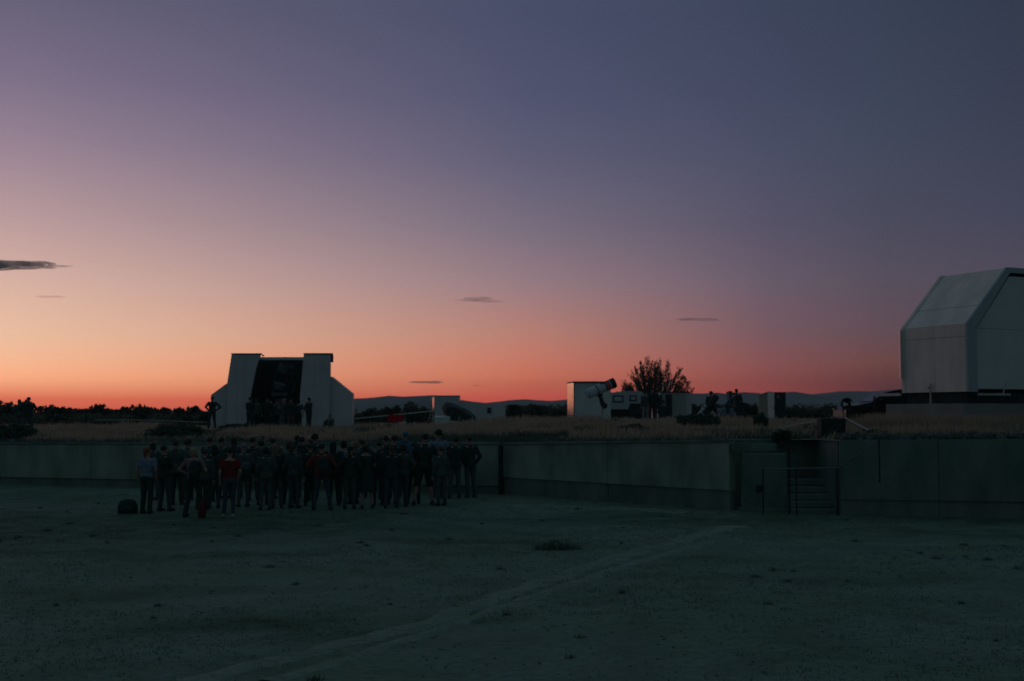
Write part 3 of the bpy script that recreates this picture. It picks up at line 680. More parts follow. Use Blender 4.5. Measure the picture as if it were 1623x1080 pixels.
obj('right_wing', prism(bmesh.new(), [(lX(520), -.2), (lX(520), lh(597)), (lX(523.6), lh(597)), (lX(557), lh(624)), (lX(557), -.2)], .25, 1.15), M['white_panel'], ls)
obj('corner_bracket', BX(lX(523.5), lX(527), .0, .14, lh(574.5), lh(562.1)), M['dark_metal'], ls)
obj('hinge', BX(lX(414), lX(417), .04, .12, lh(565), lh(562.5)), M['dark_metal'], ls)
for py in (592, 622, 652):
    obj('batten', BX(lX(367), lX(395), -.012, -.003, lh(py) - .012, lh(py) + .012), M['white_panel'], ls); obj('batten', BX(lX(482), lX(521), -.012, -.003, lh(py) - .012, lh(py) + .012), M['white_panel'], ls)
for px in (375, 387, 497, 510): obj('batten', BX(lX(px) - .01, lX(px) + .01, -.022, -.013, .1, lh(572)), M['white_panel'], ls)
# inner flanks and back
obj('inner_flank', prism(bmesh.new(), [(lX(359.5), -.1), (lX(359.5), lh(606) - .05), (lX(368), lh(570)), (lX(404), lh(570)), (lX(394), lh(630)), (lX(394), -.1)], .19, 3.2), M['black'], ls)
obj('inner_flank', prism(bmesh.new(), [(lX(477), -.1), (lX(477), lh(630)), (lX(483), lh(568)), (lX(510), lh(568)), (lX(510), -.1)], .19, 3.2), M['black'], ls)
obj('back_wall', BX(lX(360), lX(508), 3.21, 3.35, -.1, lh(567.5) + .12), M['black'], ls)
obj('top_beam', BX(lX(405.5), lX(480), .19, .36, lh(570.5), lh(566)), M['grey_panel'], ls)
obj('crease_strip', BX(lX(521.6), lX(522.4), -.02, -.002, 0, lh(600)), M['frame_paint'], ls)
# telescope inside
ot = thing('telescope', 'large truss telescope glimpsed inside the open slot of the left shed', 'telescope', (lx, LD + 1.0, lz))
def q3(px, py, d=0): return Vector((lX(px), d, lh(py)))
obj('pier', tube(bmesh.new(), (lX(440), 0, -.1), (lX(440), 0, lh(632)), .28, .22, 14), M['dull_grey'], ot)
obj('mount_base', BX(lX(426), lX(452), -.3, .3, lh(628) , lh(622), bevel=.03), M['dull_grey'], ot)
for a, b in (((427, 612), (435, 590)), ((446, 610), (456, 585)), ((434, 615), (442, 590)), ((452, 618), (460, 590))):
    cyl_obj('truss_rod', q3(*a, -.1), q3(*b, -.35), .028, M['dull_grey'], ot)
obj('lower_ring', tube(bmesh.new(), q3(437, 616, -.1), q3(440, 608, -.15), .40, .40, 20), M['dull_grey'], ot)
bm = tube(bmesh.new(), q3(444, 590, -.3), q3(449, 577, -.4), .34, .34, 20, caps=False); tube(bm, q3(444, 590, -.3), q3(449, 577, -.4), .31, .31, 20, caps=False)
obj('upper_ring', bm, M['dull_grey'], ot)
obj('eyepiece_box', BX(lX(455), lX(461), -.5, -.2, lh(584), lh(578), bevel=.02), M['dull_grey'], ot)
for px in (426, 459): cyl_obj('fork_arm', q3(px, 624, 0), q3(px + 4, 602, -.1), .07, M['dull_grey'], ot, .05)

# ------------------------------------------------------------------ low white shed with sloping roof (centre)
SD = 82; sx_ = xat(742, SD); sz = tz(sx_, SD); ks = SD / F
def sX(px): return (px - 742) * ks
def sh(py): return at(742, py, SD).z - sz
cs = thing('storage_shed', 'low white shed with a raised left block and a sloping right roof', 'shed', (sx_, SD, sz))
obj('tall_block', BX(sX(688), sX(727), 0, 2.4, -.2, sh(628)), M['white_panel'], cs)
sidef = [(sX(683.6), 1.9, sh(650)), (sX(687.8), -.02, sh(650)), (sX(687.8) + .04, -.02, sh(650)), (sX(683.6) + .04, 1.9, sh(650)), (sX(683.6), 1.9, sh(630.5)), (sX(687.8), -.02, sh(628.5)), (sX(687.8) + .04, -.02, sh(628.5)), (sX(683.6) + .04, 1.9, sh(630.5))]
obj('open_door', hexa(bmesh.new(), [(x_ + (.03 if i_ in (1, 2, 5, 6) else -.05), y_, z_) for i_, (x_, y_, z_) in enumerate(sidef)]), M['gloss_white'], cs)
obj('block_roof', BX(sX(688) - .03, sX(727) + .04, -.05, 2.45, sh(627.9), sh(627)), M['frame_paint'], cs)
obj('low_wall', prism(bmesh.new(), [(sX(727.6), -.2), (sX(727.6), sh(636.5)), (sX(745), sh(636.5)), (sX(780), sh(640.5)), (sX(780), -.2)], .1, 2.6), M['white_panel'], cs)
obj('end_wall', hexa(bmesh.new(), [(sX(780.4), .1, -.2), (sX(800.5), 1.2, -.2), (sX(800.5), 3.4, -.2), (sX(780.4), 2.6, -.2), (sX(780.4), .1, sh(640.6)), (sX(800.5), 1.2, sh(646)), (sX(800.5), 3.4, sh(646)), (sX(780.4), 2.6, sh(640.6))]), M['white_panel'], cs)
wf = obj('window', BX(sX(771.5), sX(779), .06, .098, sh(656), sh(645.5)), M['frame_paint'], cs); obj('pane', BX(sX(772.3), sX(778.2), .04, .058, sh(655), sh(646.3)), M['glass'], wf)
# tarpaulin covered instrument in front
TD = 76; tx = xat(728, TD); tzz = tz(tx, TD)
def T3(px, py, d): return ((px - 728) * TD / F, d, at(728, py, TD).z - tzz)
tp = thing('covered_instrument', 'black tarpaulin draped as a wedge over equipment before the low white shed', 'tarpaulin', (tx, TD, tzz))
bm = bmesh.new()
prf = [(700, 646), (703, 640), (708, 637), (716, 639), (728, 643), (738, 648), (748, 654), (754, 660), (756, 667), (730, 668), (712, 666), (703, 656)]
rows = []
for k in range(6):
    d = -.7 + 1.4 * k / 5; sh_ = .75 + .25 * math.sin(math.pi * k / 5); row = []
    for (px, py) in prf:
        row.append(bm.verts.new(T3(728 + (px - 728) * sh_ + rnd.uniform(-.6, .6), 668 + (py - 668) * sh_ + rnd.uniform(-.5, .5), d)))
    rows.append(row)
for a, b in zip(rows, rows[1:]):
    for i in range(12): bm.faces.new((a[i], a[(i + 1) % 12], b[(i + 1) % 12], b[i]))
bm.faces.new(rows[0]); bm.faces.new(rows[-1][::-1]); bmesh.ops.recalc_face_normals(bm, faces=bm.faces[:])
obj('cover', bm, M['tarp'], tp)
for px in (706, 730, 750): cyl_obj('guy_rope', T3(px, 660, -.72), T3(px - 3, 669, -1.0), .012, M['tape'], tp)
# step stool / white A-frame
sl = thing('step_ladder', 'small pale step ladder beside the open door of the low white shed', 'ladder', (xat(682, 75), 75, tz(xat(682, 75), 75)))
def l3(px, py, d=0): return ((px - 682) * 75 / F, d, at(682, py, 75).z - sl.location.z)
for a, b, d in (((684, 648), (679, 669), -.15), ((688, 648), (684.5, 669), -.15), ((685, 648), (687, 669), .35), ((688, 648), (690, 669), .35)): cyl_obj('leg', l3(*a, 0), l3(*b, d), .02, M['wood'], sl, n=6)
for py in (653, 658, 663): cyl_obj('rung', l3(684 - (py - 648) * .24, py, -.12), l3(688 - (py - 648) * .17, py, -.12), .02, M['wood'], sl, n=6)
obj('top_step', BX(-.02, .24, -.1, .12, l3(685, 648)[2], l3(685, 647)[2]), M['wood'], sl)
# covered white bundle right of ladder
wb = thing('covered_table', 'grey sheet thrown over a low table behind the step ladder', 'table', (xat(700, 74), 74, tz(xat(700, 74), 74)))
bm = bmesh.new(); box(bm, -.45, .45, -.35, .35, .02, .62); bmesh.ops.subdivide_edges(bm, edges=bm.edges[:], cuts=3, use_grid_fill=True)
for v in bm.verts: v.co += Vector((rnd.uniform(-.05, .05), rnd.uniform(-.05, .05), rnd.uniform(-.04, .05)))
obj('sheet', bm, M['grey_panel'], wb, True)
obj('table_top', BX(-.4, .4, -.3, .3, .5, .56), M['wood'], wb)

# rope barrier with red cloth
rb = thing('rope_barrier', 'pale tape barrier on thin posts between slotted shed and low shed', 'barrier', (xat(620, 68), 68, tz(xat(620, 68), 68)))
def b3(px, py, D=68): p = at(px, py, D); return p - Vector(rb.location)
pts = [b3(562, 664, 70), b3(600, 660.5), b3(645, 656, 68), b3(688, 651.5, 70)]
for a, b in zip(pts, pts[1:]): cyl_obj('tape', a, b, .03, M['tape'], rb, n=4)
for p in pts: cyl_obj('post', (p.x, p.y, -.1), (p.x, p.y, p.z + .1), .022, M['dark_metal'], rb, n=6)
rc = thing('red_cloth', 'bright red cloth hung over the tape barrier', 'cloth', at(627, 658, 67.6))
bm = bmesh.new()
for i in range(9):
    for sg in (-1, 1): pass
g = [[bm.verts.new(((i - 4) * .085, .03 * math.sin(i * 1.7) - .02 * j, .02 - j * .085 - .01 * math.sin(i * 2.2 + j))) for i in range(9)] for j in range(5)]
for j in range(4):
    for i in range(8): bm.faces.new((g[j][i], g[j][i + 1], g[j + 1][i + 1], g[j + 1][i]))
bmesh.ops.solidify(bm, geom=bm.faces[:], thickness=.015); bmesh.ops.recalc_face_normals(bm, faces=bm.faces[:])
obj('fabric', bm, M['red'], rc, True); rc.scale = (1.15, 1, 1.15)
rb2 = thing('rope_barrier', 'thin rope line strung before the left hedge up to the slotted shed', 'barrier', (xat(240, 80), 80, tz(xat(240, 80), 80)))
pts = [at(150, 666, 84) - rb2.location, at(205, 665.5, 82) - rb2.location, at(262, 667, 80) - rb2.location, at(328, 670, 78) - rb2.location]
for a, b in zip(pts, pts[1:]): cyl_obj('rope', a, b, .018, M['tape'], rb2, n=4)
for p in pts: cyl_obj('post', (p.x, p.y, -.1), (p.x, p.y, p.z + .1), .025, M['dark_metal'], rb2, n=6)
rb3 = thing('rope_barrier', 'rope line running over the terrace to the black case by the steps', 'barrier', (xat(1240, 44), 44, tz(xat(1240, 44), 44)))
pts = [at(1165, 685, 46) - rb3.location, at(1232, 679.5, 43) - rb3.location, at(1300, 666, 37) - rb3.location, at(1341, 662, 35) - rb3.location]
for a, b in zip(pts, pts[1:]): cyl_obj('rope', a, b, .012, M['tape'], rb3, n=4)
for p in pts[:3]: cyl_obj('post', (p.x, p.y, -.35), (p.x, p.y, p.z + .05), .015, M['dark_metal'], rb3, n=6)

# ------------------------------------------------------------------ white box shed + telescope
BD = 72; bxx = xat(938.5, BD); bz = tz(bxx, BD); kb = BD / F
def bX(px): return (px - 938.5) * kb
def bh(py): return at(938.5, py, BD).z - bz
bs = thing('box_shed', 'plain square white box shed behind the tilted white telescope', 'shed', (bxx, BD, bz))
obj('front_panel', BX(bX(909.5), bX(968), 0, .08, -.15, bh(607)), M['grey_panel'], bs)
obj('side_panel', hexa(bmesh.new(), [(bX(902), 2.2, -.1), (bX(909.3), 0, -.1), (bX(909.3) + .05, 0.0, -.1), (bX(902) + .05, 2.2, -.1), (bX(902), 2.2, bh(607)), (bX(909.3), 0, bh(607)), (bX(909.3) + .05, 0, bh(607)), (bX(902) + .05, 2.2, bh(607))]), M['gloss_white'], bs)
obj('side_panel', BX(bX(968) - .06, bX(968), .085, 2.2, -.15, bh(607)), M['grey_panel'], bs)
obj('roof', hexa(bmesh.new(), [(bX(908.6), -.08, bh(606.9)), (bX(969), -.08, bh(606.9)), (bX(969), 2.25, bh(606.9)), (bX(901.5), 2.25, bh(606.9)), (bX(908.6), -.08, bh(604.8)), (bX(969), -.08, bh(604.8)), (bX(969), 2.25, bh(604.8)), (bX(901.5), 2.25, bh(604.8))]), M['dark_metal'], bs)
obj('rear_panel', BX(bX(903), bX(968), 2.205, 2.24, -.15, bh(607)), M['grey_panel'], bs)
def telescope(label, px, D, p0, p1, r, mount_top, foot_y, tube_m='tube_white', cap_m='dark_metal', band=False, legs=((-9, -.3), (6, -.3), (0, .5)), cw=True):
    x = xat(px, D); z = tz(x, D); t = thing('telescope', label, 'telescope', (x, D, z), group=None); k = D / F
    def c(qx, qy, d=0): return Vector(((qx - px) * k, d, at(px, qy, D).z - z))
    a, b = c(*p0, -.05), c(*p1, .25); R_ = r * k
    obj('tube', tube(bmesh.new(), a, a.lerp(b, .83), R_, R_, 24), M[tube_m], t, False)
    obj('dew_shield', tube(bmesh.new(), a.lerp(b, .835), b, R_ * 1.04, R_ * 1.04, 24, caps=True), M[cap_m], t)
    obj('rear_cell', tube(bmesh.new(), a - (b - a).normalized() * .12, a, R_ * .8, R_ * .95, 24), M['frame_paint'] if tube_m == 'tube_white' else M['dark_metal'], t)
    for u in (.3, .62): obj('tube_ring', tube(bmesh.new(), a.lerp(b, u), a.lerp(b, u + .035), R_ * 1.07, R_ * 1.07, 24), M['dark_metal'], t)
    if band: obj('red_band', tube(bmesh.new(), a.lerp(b, .665), a.lerp(b, .80), R_ * 1.012, R_ * 1.012, 24), M['red_mark'], t)
    cyl_obj('finder_scope', a.lerp(b, .45) + Vector((0, -R_ * .6, R_ * .95)), a.lerp(b, .62) + Vector((0, -R_ * .6, R_ * .95)), R_ * .18, M['dark_metal'], t)
    m0 = c(*mount_top, 0); mid = a.lerp(b, .42) - Vector((0, 0, R_))
    obj('mount_head', ball(bmesh.new(), mid - Vector((0, 0, .05)), max(.12, R_ * .62), 2, (1.1, .9, .75)), M['black'], t)
    cyl_obj('mount_arm', mid, m0, R_ * .28 + .02, M['black'], t, R_ * .42 + .02)
    if cw: obj('counterweight', ball(bmesh.new(), m0 + Vector((.08, -.05, .02)), max(.12, R_ * .62), 2, (.9, .7, 1)), M['black'], t)
    for dx, dy in legs: cyl_obj('tripod_leg', m0, Vector((m0.x + dx * k, dy, 0)), .04, M['rail'], t, .025)
    return t
telescope('white wide-tubed telescope with red band tilted up on a tripod by the box shed', 953, 66, (933, 624.5), (975, 606.5), 8, (956, 644), 668, band=True, legs=((-15, -.3), (9, -.3), (-1, .5)))

# ------------------------------------------------------------------ camper
VD = 88; vx = xat(1000, VD); vz = tz(vx, VD); kv = VD / F
def vX(px): return (px - 1000) * kv
def vh(py): return at(1000, py, VD).z - vz
cv = thing('camper_van', 'pale camper with two framed windows and an over-cab nose facing right', 'camper', (vx, VD, vz))
obj('body', prism(bmesh.new(), [(vX(950), vh(649)), (vX(950), vh(623)), (vX(984), vh(622)), (vX(985), vh(620)), (vX(1014), vh(620)), (vX(1024), vh(624)), (vX(1030), vh(630)), (vX(1030), vh(637)), (vX(1026), vh(639)), (vX(999), vh(639.5)), (vX(996), vh(649))], 0, 2.1), M['camper'], cv)
obj('chassis', BX(vX(952), vX(1026), .25, 1.9, vh(660), vh(649.2)), M['black'], cv)
obj('cab', prism(bmesh.new(), [(vX(997), vh(661)), (vX(997.5), vh(649.3)), (vX(1000), vh(640)), (vX(1014), vh(640)), (vX(1020), vh(649)), (vX(1034), vh(651)), (vX(1036), vh(661))], .15, 1.95), M['car'], cv)
for a, b, c_, d in ((971.5, 988, 627, 638), (998, 1009.5, 627, 636)):
    wn = obj('window', BX(vX(a), vX(b), -.035, -.003, vh(d), vh(c_)), M['dark_metal'], cv)
    obj('pane', BX(vX(a + 2), vX(b - 2), -.05, -.037, vh(d - 2), vh(c_ + 2)), M['camper'], wn)
for px in (976, 1014):
    wl = obj('wheel', tube(bmesh.new(), (vX(px), .1, vh(662.5)), (vX(px), .38, vh(662.5)), .31, .31, 20), M['rubber'], cv)
    obj('rim', tube(bmesh.new(), (vX(px), .08, vh(662.5)), (vX(px), .099, vh(662.5)), .16, .16, 16), M['dark_metal'], wl)
obj('roof_vent', BX(vX(978), vX(982), .8, 1.3, vh(622.2), vh(620.6)), M['white_panel'], cv)

# ------------------------------------------------------------------ corrugated sheds
def corr(name, label, px0, px1, pyt, pyb_, D, depth, m, door=None, side=None, slope=0):
    x = xat((px0 + px1) / 2, D); z = tz(x, D); t = thing(name, label, 'shed', (x, D, z)); k = D / F; c = (px0 + px1) / 2
    W = (px1 - px0) * k / 2; H = at(c, pyt, D).z - z
    bm = bmesh.new(); n = 26; pts_ = []
    for i in range(n + 1): pts_.append((-W + 2 * W * i / n, 0 if i % 2 else .035, H - slope * (1 - i / n)))
    for i in range(n):
        (xa, ya, ha), (xb, yb_, hb_) = pts_[i], pts_[i + 1]
        bm.faces.new([bm.verts.new(p) for p in ((xa, ya, -.15), (xb, yb_, -.15), (xb, yb_, hb_), (xa, ya, ha))])
    bmesh.ops.solidify(bm, geom=bm.faces[:], thickness=.004)
    obj('corrugated_front', bm, m, t)
    obj('shell', hexa(bmesh.new(), [(-W, .06, -.15), (W, .06, -.15), (W, depth, -.15), (-W, depth, -.15), (-W, .06, H - .02 - slope), (W, .06, H - .02), (W, depth, H - .02), (-W, depth, H - .02 - slope)]), m, t)
    obj('roof', hexa(bmesh.new(), [(-W - .04, -.05, H + .003 - slope), (W + .04, -.05, H + .003), (W + .04, depth + .05, H + .003), (-W - .04, depth + .05, H + .003 - slope), (-W - .04, -.05, H + .05 - slope), (W + .04, -.05, H + .05), (W + .04, depth + .05, H + .05), (-W - .04, depth + .05, H + .05 - slope)]), M['dark_metal'] if slope == 0 else m, t)
    if door:
        a, b = [(v - c) * k for v in door]; dd = obj('door', BX(a, b, -.04, -.005, -.05, H - .12), M['dark_metal'], t); obj('handle', ball(bmesh.new(), (b - .08, -.07, H * .5), .035), M['steel'], dd)
    return t, k, W, H
t, k, W, H = corr('corrugated_shed', 'grey-blue corrugated metal shed under the right half of the tree', 1047, 1088, 622.5, 668, 78, 2.2, M['grey_panel'], door=(1055, 1065))
obj('end_panel', BX(W + .003, W + .36, .3, .36, -.1, H - .05), M['white_panel'], t)
t, k, W, H = corr('corrugated_shed', 'low grey shed half hidden behind the pair standing by the camper', 1036, 1047, 624, 668, 80, 1.6, M['grey_panel'])
# A-frame mast in front of the tree
am = thing('lattice_mast', 'pale A-framed truss of thin poles standing against the tree', 'mast', (xat(1054, 79), 79, tz(xat(1054, 79), 79)))
def a3(px, py, d=0): return Vector(((px - 1054) * 79 / F, d, at(1054, py, 79).z - am.location.z))
for a, b in (((1049, 622), (1054, 599)), ((1054, 599), (1058.5, 622)), ((1058.5, 622), (1062.5, 601)), ((1051, 610), (1057, 612)), ((1054, 599), (1062.5, 601)), ((1062.5, 601), (1066, 618))): cyl_obj('pole', a3(*a), a3(*b), .018, M['rail'], am, n=6)
for px, py in ((1049, 622), (1058.5, 622), (1066, 618)): cyl_obj('pole', a3(px, py), Vector((a3(px, py).x, 0, -.05)), .02, M['rail'], am, n=6)

# ------------------------------------------------------------------ white cabin with open dark doorway
CD = 82
t, k, W, H = corr('cabin', 'narrow pinkish-white corrugated cabin with its dark door standing open', 1202, 1216, 622.2, 664, CD, 1.1, M['shed_white'], slope=.24)
t.rotation_euler = (0, 0, R(-32)); t.scale = (1.08, 1, 1)
t['category'] = 'cabin'
obj('smooth_panel', BX(W + .02, W + .44, -.02, .06, -.1, H + .02), M['shed_white'], t)
obj('corner_post', BX(W + .003, W + .018, -.01, .05, -.1, H), M['black'], t)
dr = obj('open_door', BX(W + .45, W + 1.12, .05, .1, -.05, H + .01), M['black'], t)
obj('handle', ball(bmesh.new(), (W + .86, 0, H * .72), .045), M['lamp_white'], dr, True)
obj('hinge', BX(W + .40, W + .47, -.05, -.025, H * .42, H * .47), M['dark_metal'], t)

# ------------------------------------------------------------------ telescopes in the middle-right group
telescope('slim pale refractor pointed up left on a low tripod, leftmost of the instruments', 1112, 62, (1107, 658), (1122, 640), 2.6, (1113, 655), 668, legs=((-7, -.3), (6, -.3), (0, .4)), cw=False)
telescope('stubby black telescope hooded in dark cloth between pale refractor and seated group', 1130, 63, (1124, 645), (1136, 629), 5.5, (1130, 650), 668, tube_m='black', legs=((-7, -.3), (7, -.3), (0, .4)))
telescope('tall black telescope tube standing almost upright beside a white strip', 1160, 62, (1160, 647), (1157.5, 622), 5, (1161, 650), 668, tube_m='black', legs=((-6, -.3), (8, -.3), (0, .4)), cw=False)
o = thing('white_strip', 'thin white pole leaning against the upright black telescope', 'pole', (xat(1155, 61), 61, tz(xat(1155, 61), 61)))
cyl_obj('shaft', (0, 0, 0), (-.03, 0, at(1155, 622, 61).z - o.location.z), .025, M['rail'], o); obj('foot', tube(bmesh.new(), (0, 0, -.03), (0, 0, .05), .06, .04), M['rubber'], o)
tb = thing('covered_table', 'blue-grey cloth covered folding table among the telescopes', 'table', (xat(1150, 60), 60, tz(xat(1150, 60), 60)))
bm = BX(-.34, .34, -.3, .3, .36, .72); bmesh.ops.subdivide_edges(bm, edges=bm.edges[:], cuts=3, use_grid_fill=True)
for v in bm.verts: v.co += Vector((rnd.uniform(-.02, .02), rnd.uniform(-.02, .02), rnd.uniform(-.015, .015)))
obj('tablecloth', bm, cloth((.2, .25, .33), 'blue_grey'), tb, True)
for x_ in (-.3, .3):
    for y_ in (-.25, .25): cyl_obj('leg', (x_, y_, -.02), (x_, y_, .37), .018, M['dark_metal'], tb, n=6)
for i, (px, lb, h_, m_) in enumerate(((1142, 'brown upright equipment box under the hooded telescope', .42, 'bark'), (1121, 'dark equipment box on the grass beside the slim refractor', .34, 'black'), (1176, 'dark tall accessory case right of the upright telescope', .95, 'black'))):
    x = xat(px, 61.5); o = thing('equipment_case', lb, 'case', (x, 61.5, tz(x, 61.5)))
    obj('shell', BX(-.2, .2, -.15, .15, 0, h_, bevel=.025), M[m_], o); obj('lid', BX(-.21, .21, -.16, .16, h_ + .002, h_ + .05, bevel=.01), M['dark_metal'], o); obj('handle', BX(-.06, .06, -.19, -.155, h_ * .7, h_ * .74), M['steel'], o)

# round reflector
rf = thing('reflector', 'small round reflector with bright glints on a stand by the black case', 'reflector', (xat(1341, 36), 36, tz(xat(1341, 36), 36) - .1))
def r3(px, py, d=0): return Vector(((px - 1341) * 36 / F, d, at(1341, py, 36).z - rf.location.z))
c0 = r3(1342, 640)
bm = bmesh.new(); n = 22
for (ra, rb_, ya, yb2) in ((.13, .165, -.09, -.09), (.165, .165, -.09, .06), (.165, .03, .06, .14), (.13, .05, -.09, .02)):
    A = [bm.verts.new(c0 + Vector((math.cos(2 * math.pi * i / n) * ra, ya, math.sin(2 * math.pi * i / n) * ra))) for i in range(n)]
    B = [bm.verts.new(c0 + Vector((math.cos(2 * math.pi * i / n) * rb_, yb2, math.sin(2 * math.pi * i / n) * rb_))) for i in range(n)]
    for i in range(n): bm.faces.new((A[i], A[(i + 1) % n], B[(i + 1) % n], B[i]))
obj('housing', bm, M['black'], rf)
obj('vane', hexa(bmesh.new(), [tuple(c0 + Vector(v)) for v in ((-.12, -.11, -.07), (-.12, -.11, .05), (.03, -.11, -.01), (-.02, -.11, -.05), (-.12, -.10, -.07), (-.12, -.10, .05), (.03, -.10, -.01), (-.02, -.10, -.05))]), M['lamp_white'], rf)
obj('vane', hexa(bmesh.new(), [tuple(c0 + Vector(v)) for v in ((.10, -.11, -.06), (.09, -.11, .06), (.11, -.11, .08), (.17, -.11, -.04), (.10, -.10, -.06), (.09, -.10, .06), (.11, -.10, .08), (.17, -.10, -.04))]), M['lamp_white'], rf)
cyl_obj('stand', (c0.x - .1, 0, 0), (c0.x - .1, 0, c0.z - .14), .022, M['steel'], rf); obj('clamp', BX(c0.x - .13, c0.x - .07, -.04, .04, c0.z - .2, c0.z - .12), M['dark_metal'], rf)
obj('foot', tube(bmesh.new(), (c0.x - .1, 0, -.02), (c0.x - .1, 0, .03), .14, .12, 14), M['dark_metal'], rf)
# slanted bright pole
pl = thing('slanted_pole', 'bright thin pole sloping down right from the reflector to the stones', 'pole', at(1378, 683, 33.5)); a = at(1338, 662, 34.5) - pl.location
cyl_obj('shaft', a, (0, 0, 0), .02, M['rail'], pl); obj('ferrule', ball(bmesh.new(), (0, 0, 0), .032), M['dark_metal'], pl); obj('cap', ball(bmesh.new(), a, .03), M['dark_metal'], pl)
# black case
xk = xat(1320, 34.6); bc = thing('speaker_case', 'square black case with a pale emblem standing on the wall above the steps', 'case', (xk, 34.6, 1.84))
obj('shell', BX(-.33, .33, 0, .5, 0, .62, bevel=.02), M['black'], bc)
for s_ in (-1, 1): obj('side_rim', BX(s_ * .31 - .025, s_ * .31 + .025, -.03, -.002, .02, .6), M['dark_metal'], bc)
obj('grille', BX(-.27, .27, -.02, -.003, .06, .56), M['black'], bc)
em = bmesh.new(); bmesh.ops.create_circle(em, cap_ends=True, segments=20, radius=.07, matrix=Matrix.Translation((-.02, -.024, .13)) @ Matrix.Rotation(R(90), 4, 'X') @ Matrix.Diagonal((1.3, .6, 1, 1))); obj('emblem', em, M['steel'], bc)

# ------------------------------------------------------------------ black car
KD = 50; cxr = xat(1341, KD); cz_ = tz(cxr, KD) - .05
car = thing('parked_car', 'black car parked behind the plinth of the right shed, nose to the left', 'car', (cxr, KD, cz_), R(4))
prof = [(0, .35), (.03, .62), (.25, .78), (1.05, .92), (1.75, 1.36), (2.3, 1.45), (3.2, 1.43), (3.9, 1.1), (4.25, .98), (4.35, .55), (4.3, .3), (3.75, .25), (3.6, .55), (3.1, .55), (2.95, .25), (1.25, .25), (1.1, .55), (.6, .55), (.45, .25), (.1, .28)]
bm = prism(bmesh.new(), prof, 0, 1.7); bmesh.ops.bevel(bm, geom=[e for e in bm.edges if abs(e.verts[0].co.y - e.verts[1].co.y) < .01], offset=.06, segments=2, affect='EDGES'); obj('body', bm, M['car'], car)
obj('windscreen', hexa(bmesh.new(), [(1.14, .15, .97), (1.7, .2, 1.32), (1.7, 1.5, 1.32), (1.14, 1.55, .97), (1.12, .15, .99), (1.68, .2, 1.345), (1.68, 1.5, 1.345), (1.12, 1.55, .99)]), M['glass'], car)
obj('side_window', prism(bmesh.new(), [(1.3, .96), (1.85, 1.31), (2.35, 1.36), (2.35, .96)], -.012, -.002), M['glass'], car); obj('side_window', prism(bmesh.new(), [(2.42, .96), (2.42, 1.36), (3.15, 1.34), (3.6, .98)], -.012, -.002), M['glass'], car)
for wx in (.85, 3.35):
    for y_ in (0.02, 1.5):
        wl = obj('wheel', tube(bmesh.new(), (wx, y_, .31), (wx, y_ + .19, .31), .31, .31, 20), M['rubber'], car); obj('rim', tube(bmesh.new(), (wx, y_ - .012, .31), (wx, y_ - .002, .31), .19, .19, 14), M['steel'], wl)
obj('headlight', BX(.0, .16, .0, .26, .64, .70), M['steel'], car); obj('headlight', BX(.0, .16, 1.44, 1.70, .64, .70), M['steel'], car)
obj('mirror', BX(1.35, 1.5, -.18, -.01, .95, 1.07, bevel=.02), M['car'], car)
obj('side_trim', BX(.35, 1.0, -.012, -.002, .78, .81), M['steel'], car)

# ------------------------------------------------------------------ people
POSES = {
 'down': dict(arms=[((.245, -.02, 1.13), (.255, .05, .87))] * 2, legs=[((.10, .02, .50), (.11, -.02, .09))] * 2),
 'relaxed': dict(arms=[((.25, -.03, 1.14), (.24, .09, .90)), ((.26, -.06, 1.15), (.20, .06, .97))], legs=[((.11, .05, .51), (.15, .05, .09)), ((.09, 0, .50), (.08, -.05, .09))]),
 'pockets': dict(arms=[((.30, -.09, 1.16), (.205, .02, .97))] * 2, legs=[((.10, .02, .50), (.12, -.02, .09))] * 2),
 'crossed': dict(arms=[((.25, .05, 1.14), (-.04, .24, 1.19)), ((.25, .06, 1.16), (-.03, .22, 1.23))], legs=[((.10, .02, .50), (.12, -.02, .09)), ((.12, .04, .51), (.17, .03, .09))]),
 'hips': dict(arms=[((.40, -.12, 1.19), (.20, -.02, 1.03))] * 2, legs=[((.14, .02, .50), (.19, -.02, .09))] * 2),
 'wide': dict(arms=[((.36, -.06, 1.17), (.24, .12, 1.06))] * 2, legs=[((.15, .03, .50), (.22, -.02, .09))] * 2),
 'phone': dict(arms=[((.25, .18, 1.2), (.07, .36, 1.44)), ((.26, .16, 1.18), (.09, .34, 1.42))], legs=[((.10, .02, .50), (.11, -.02, .09))] * 2),
 'raised': dict(arms=[((.30, .16, 1.46), (.12, .30, 1.66)), ((.30, .14, 1.44), (.14, .30, 1.64))], legs=[((.12, .02, .50), (.15, -.02, .09))] * 2),
 'bend': dict(tilt=38, arms=[((.24, .10, 1.2), (.12, .30, 1.16))] * 2, legs=[((.10, .06, .50), (.11, -.02, .09)), ((.12, -.04, .50), (.14, -.2, .09))]),
 'sit': dict(sit=True, tilt=8, arms=[((.25, .10, 1.16), (.12, .36, 1.08))] * 2, legs=[((.14, .42, .52), (.13, .62, .09))] * 2),
}
cache = {}
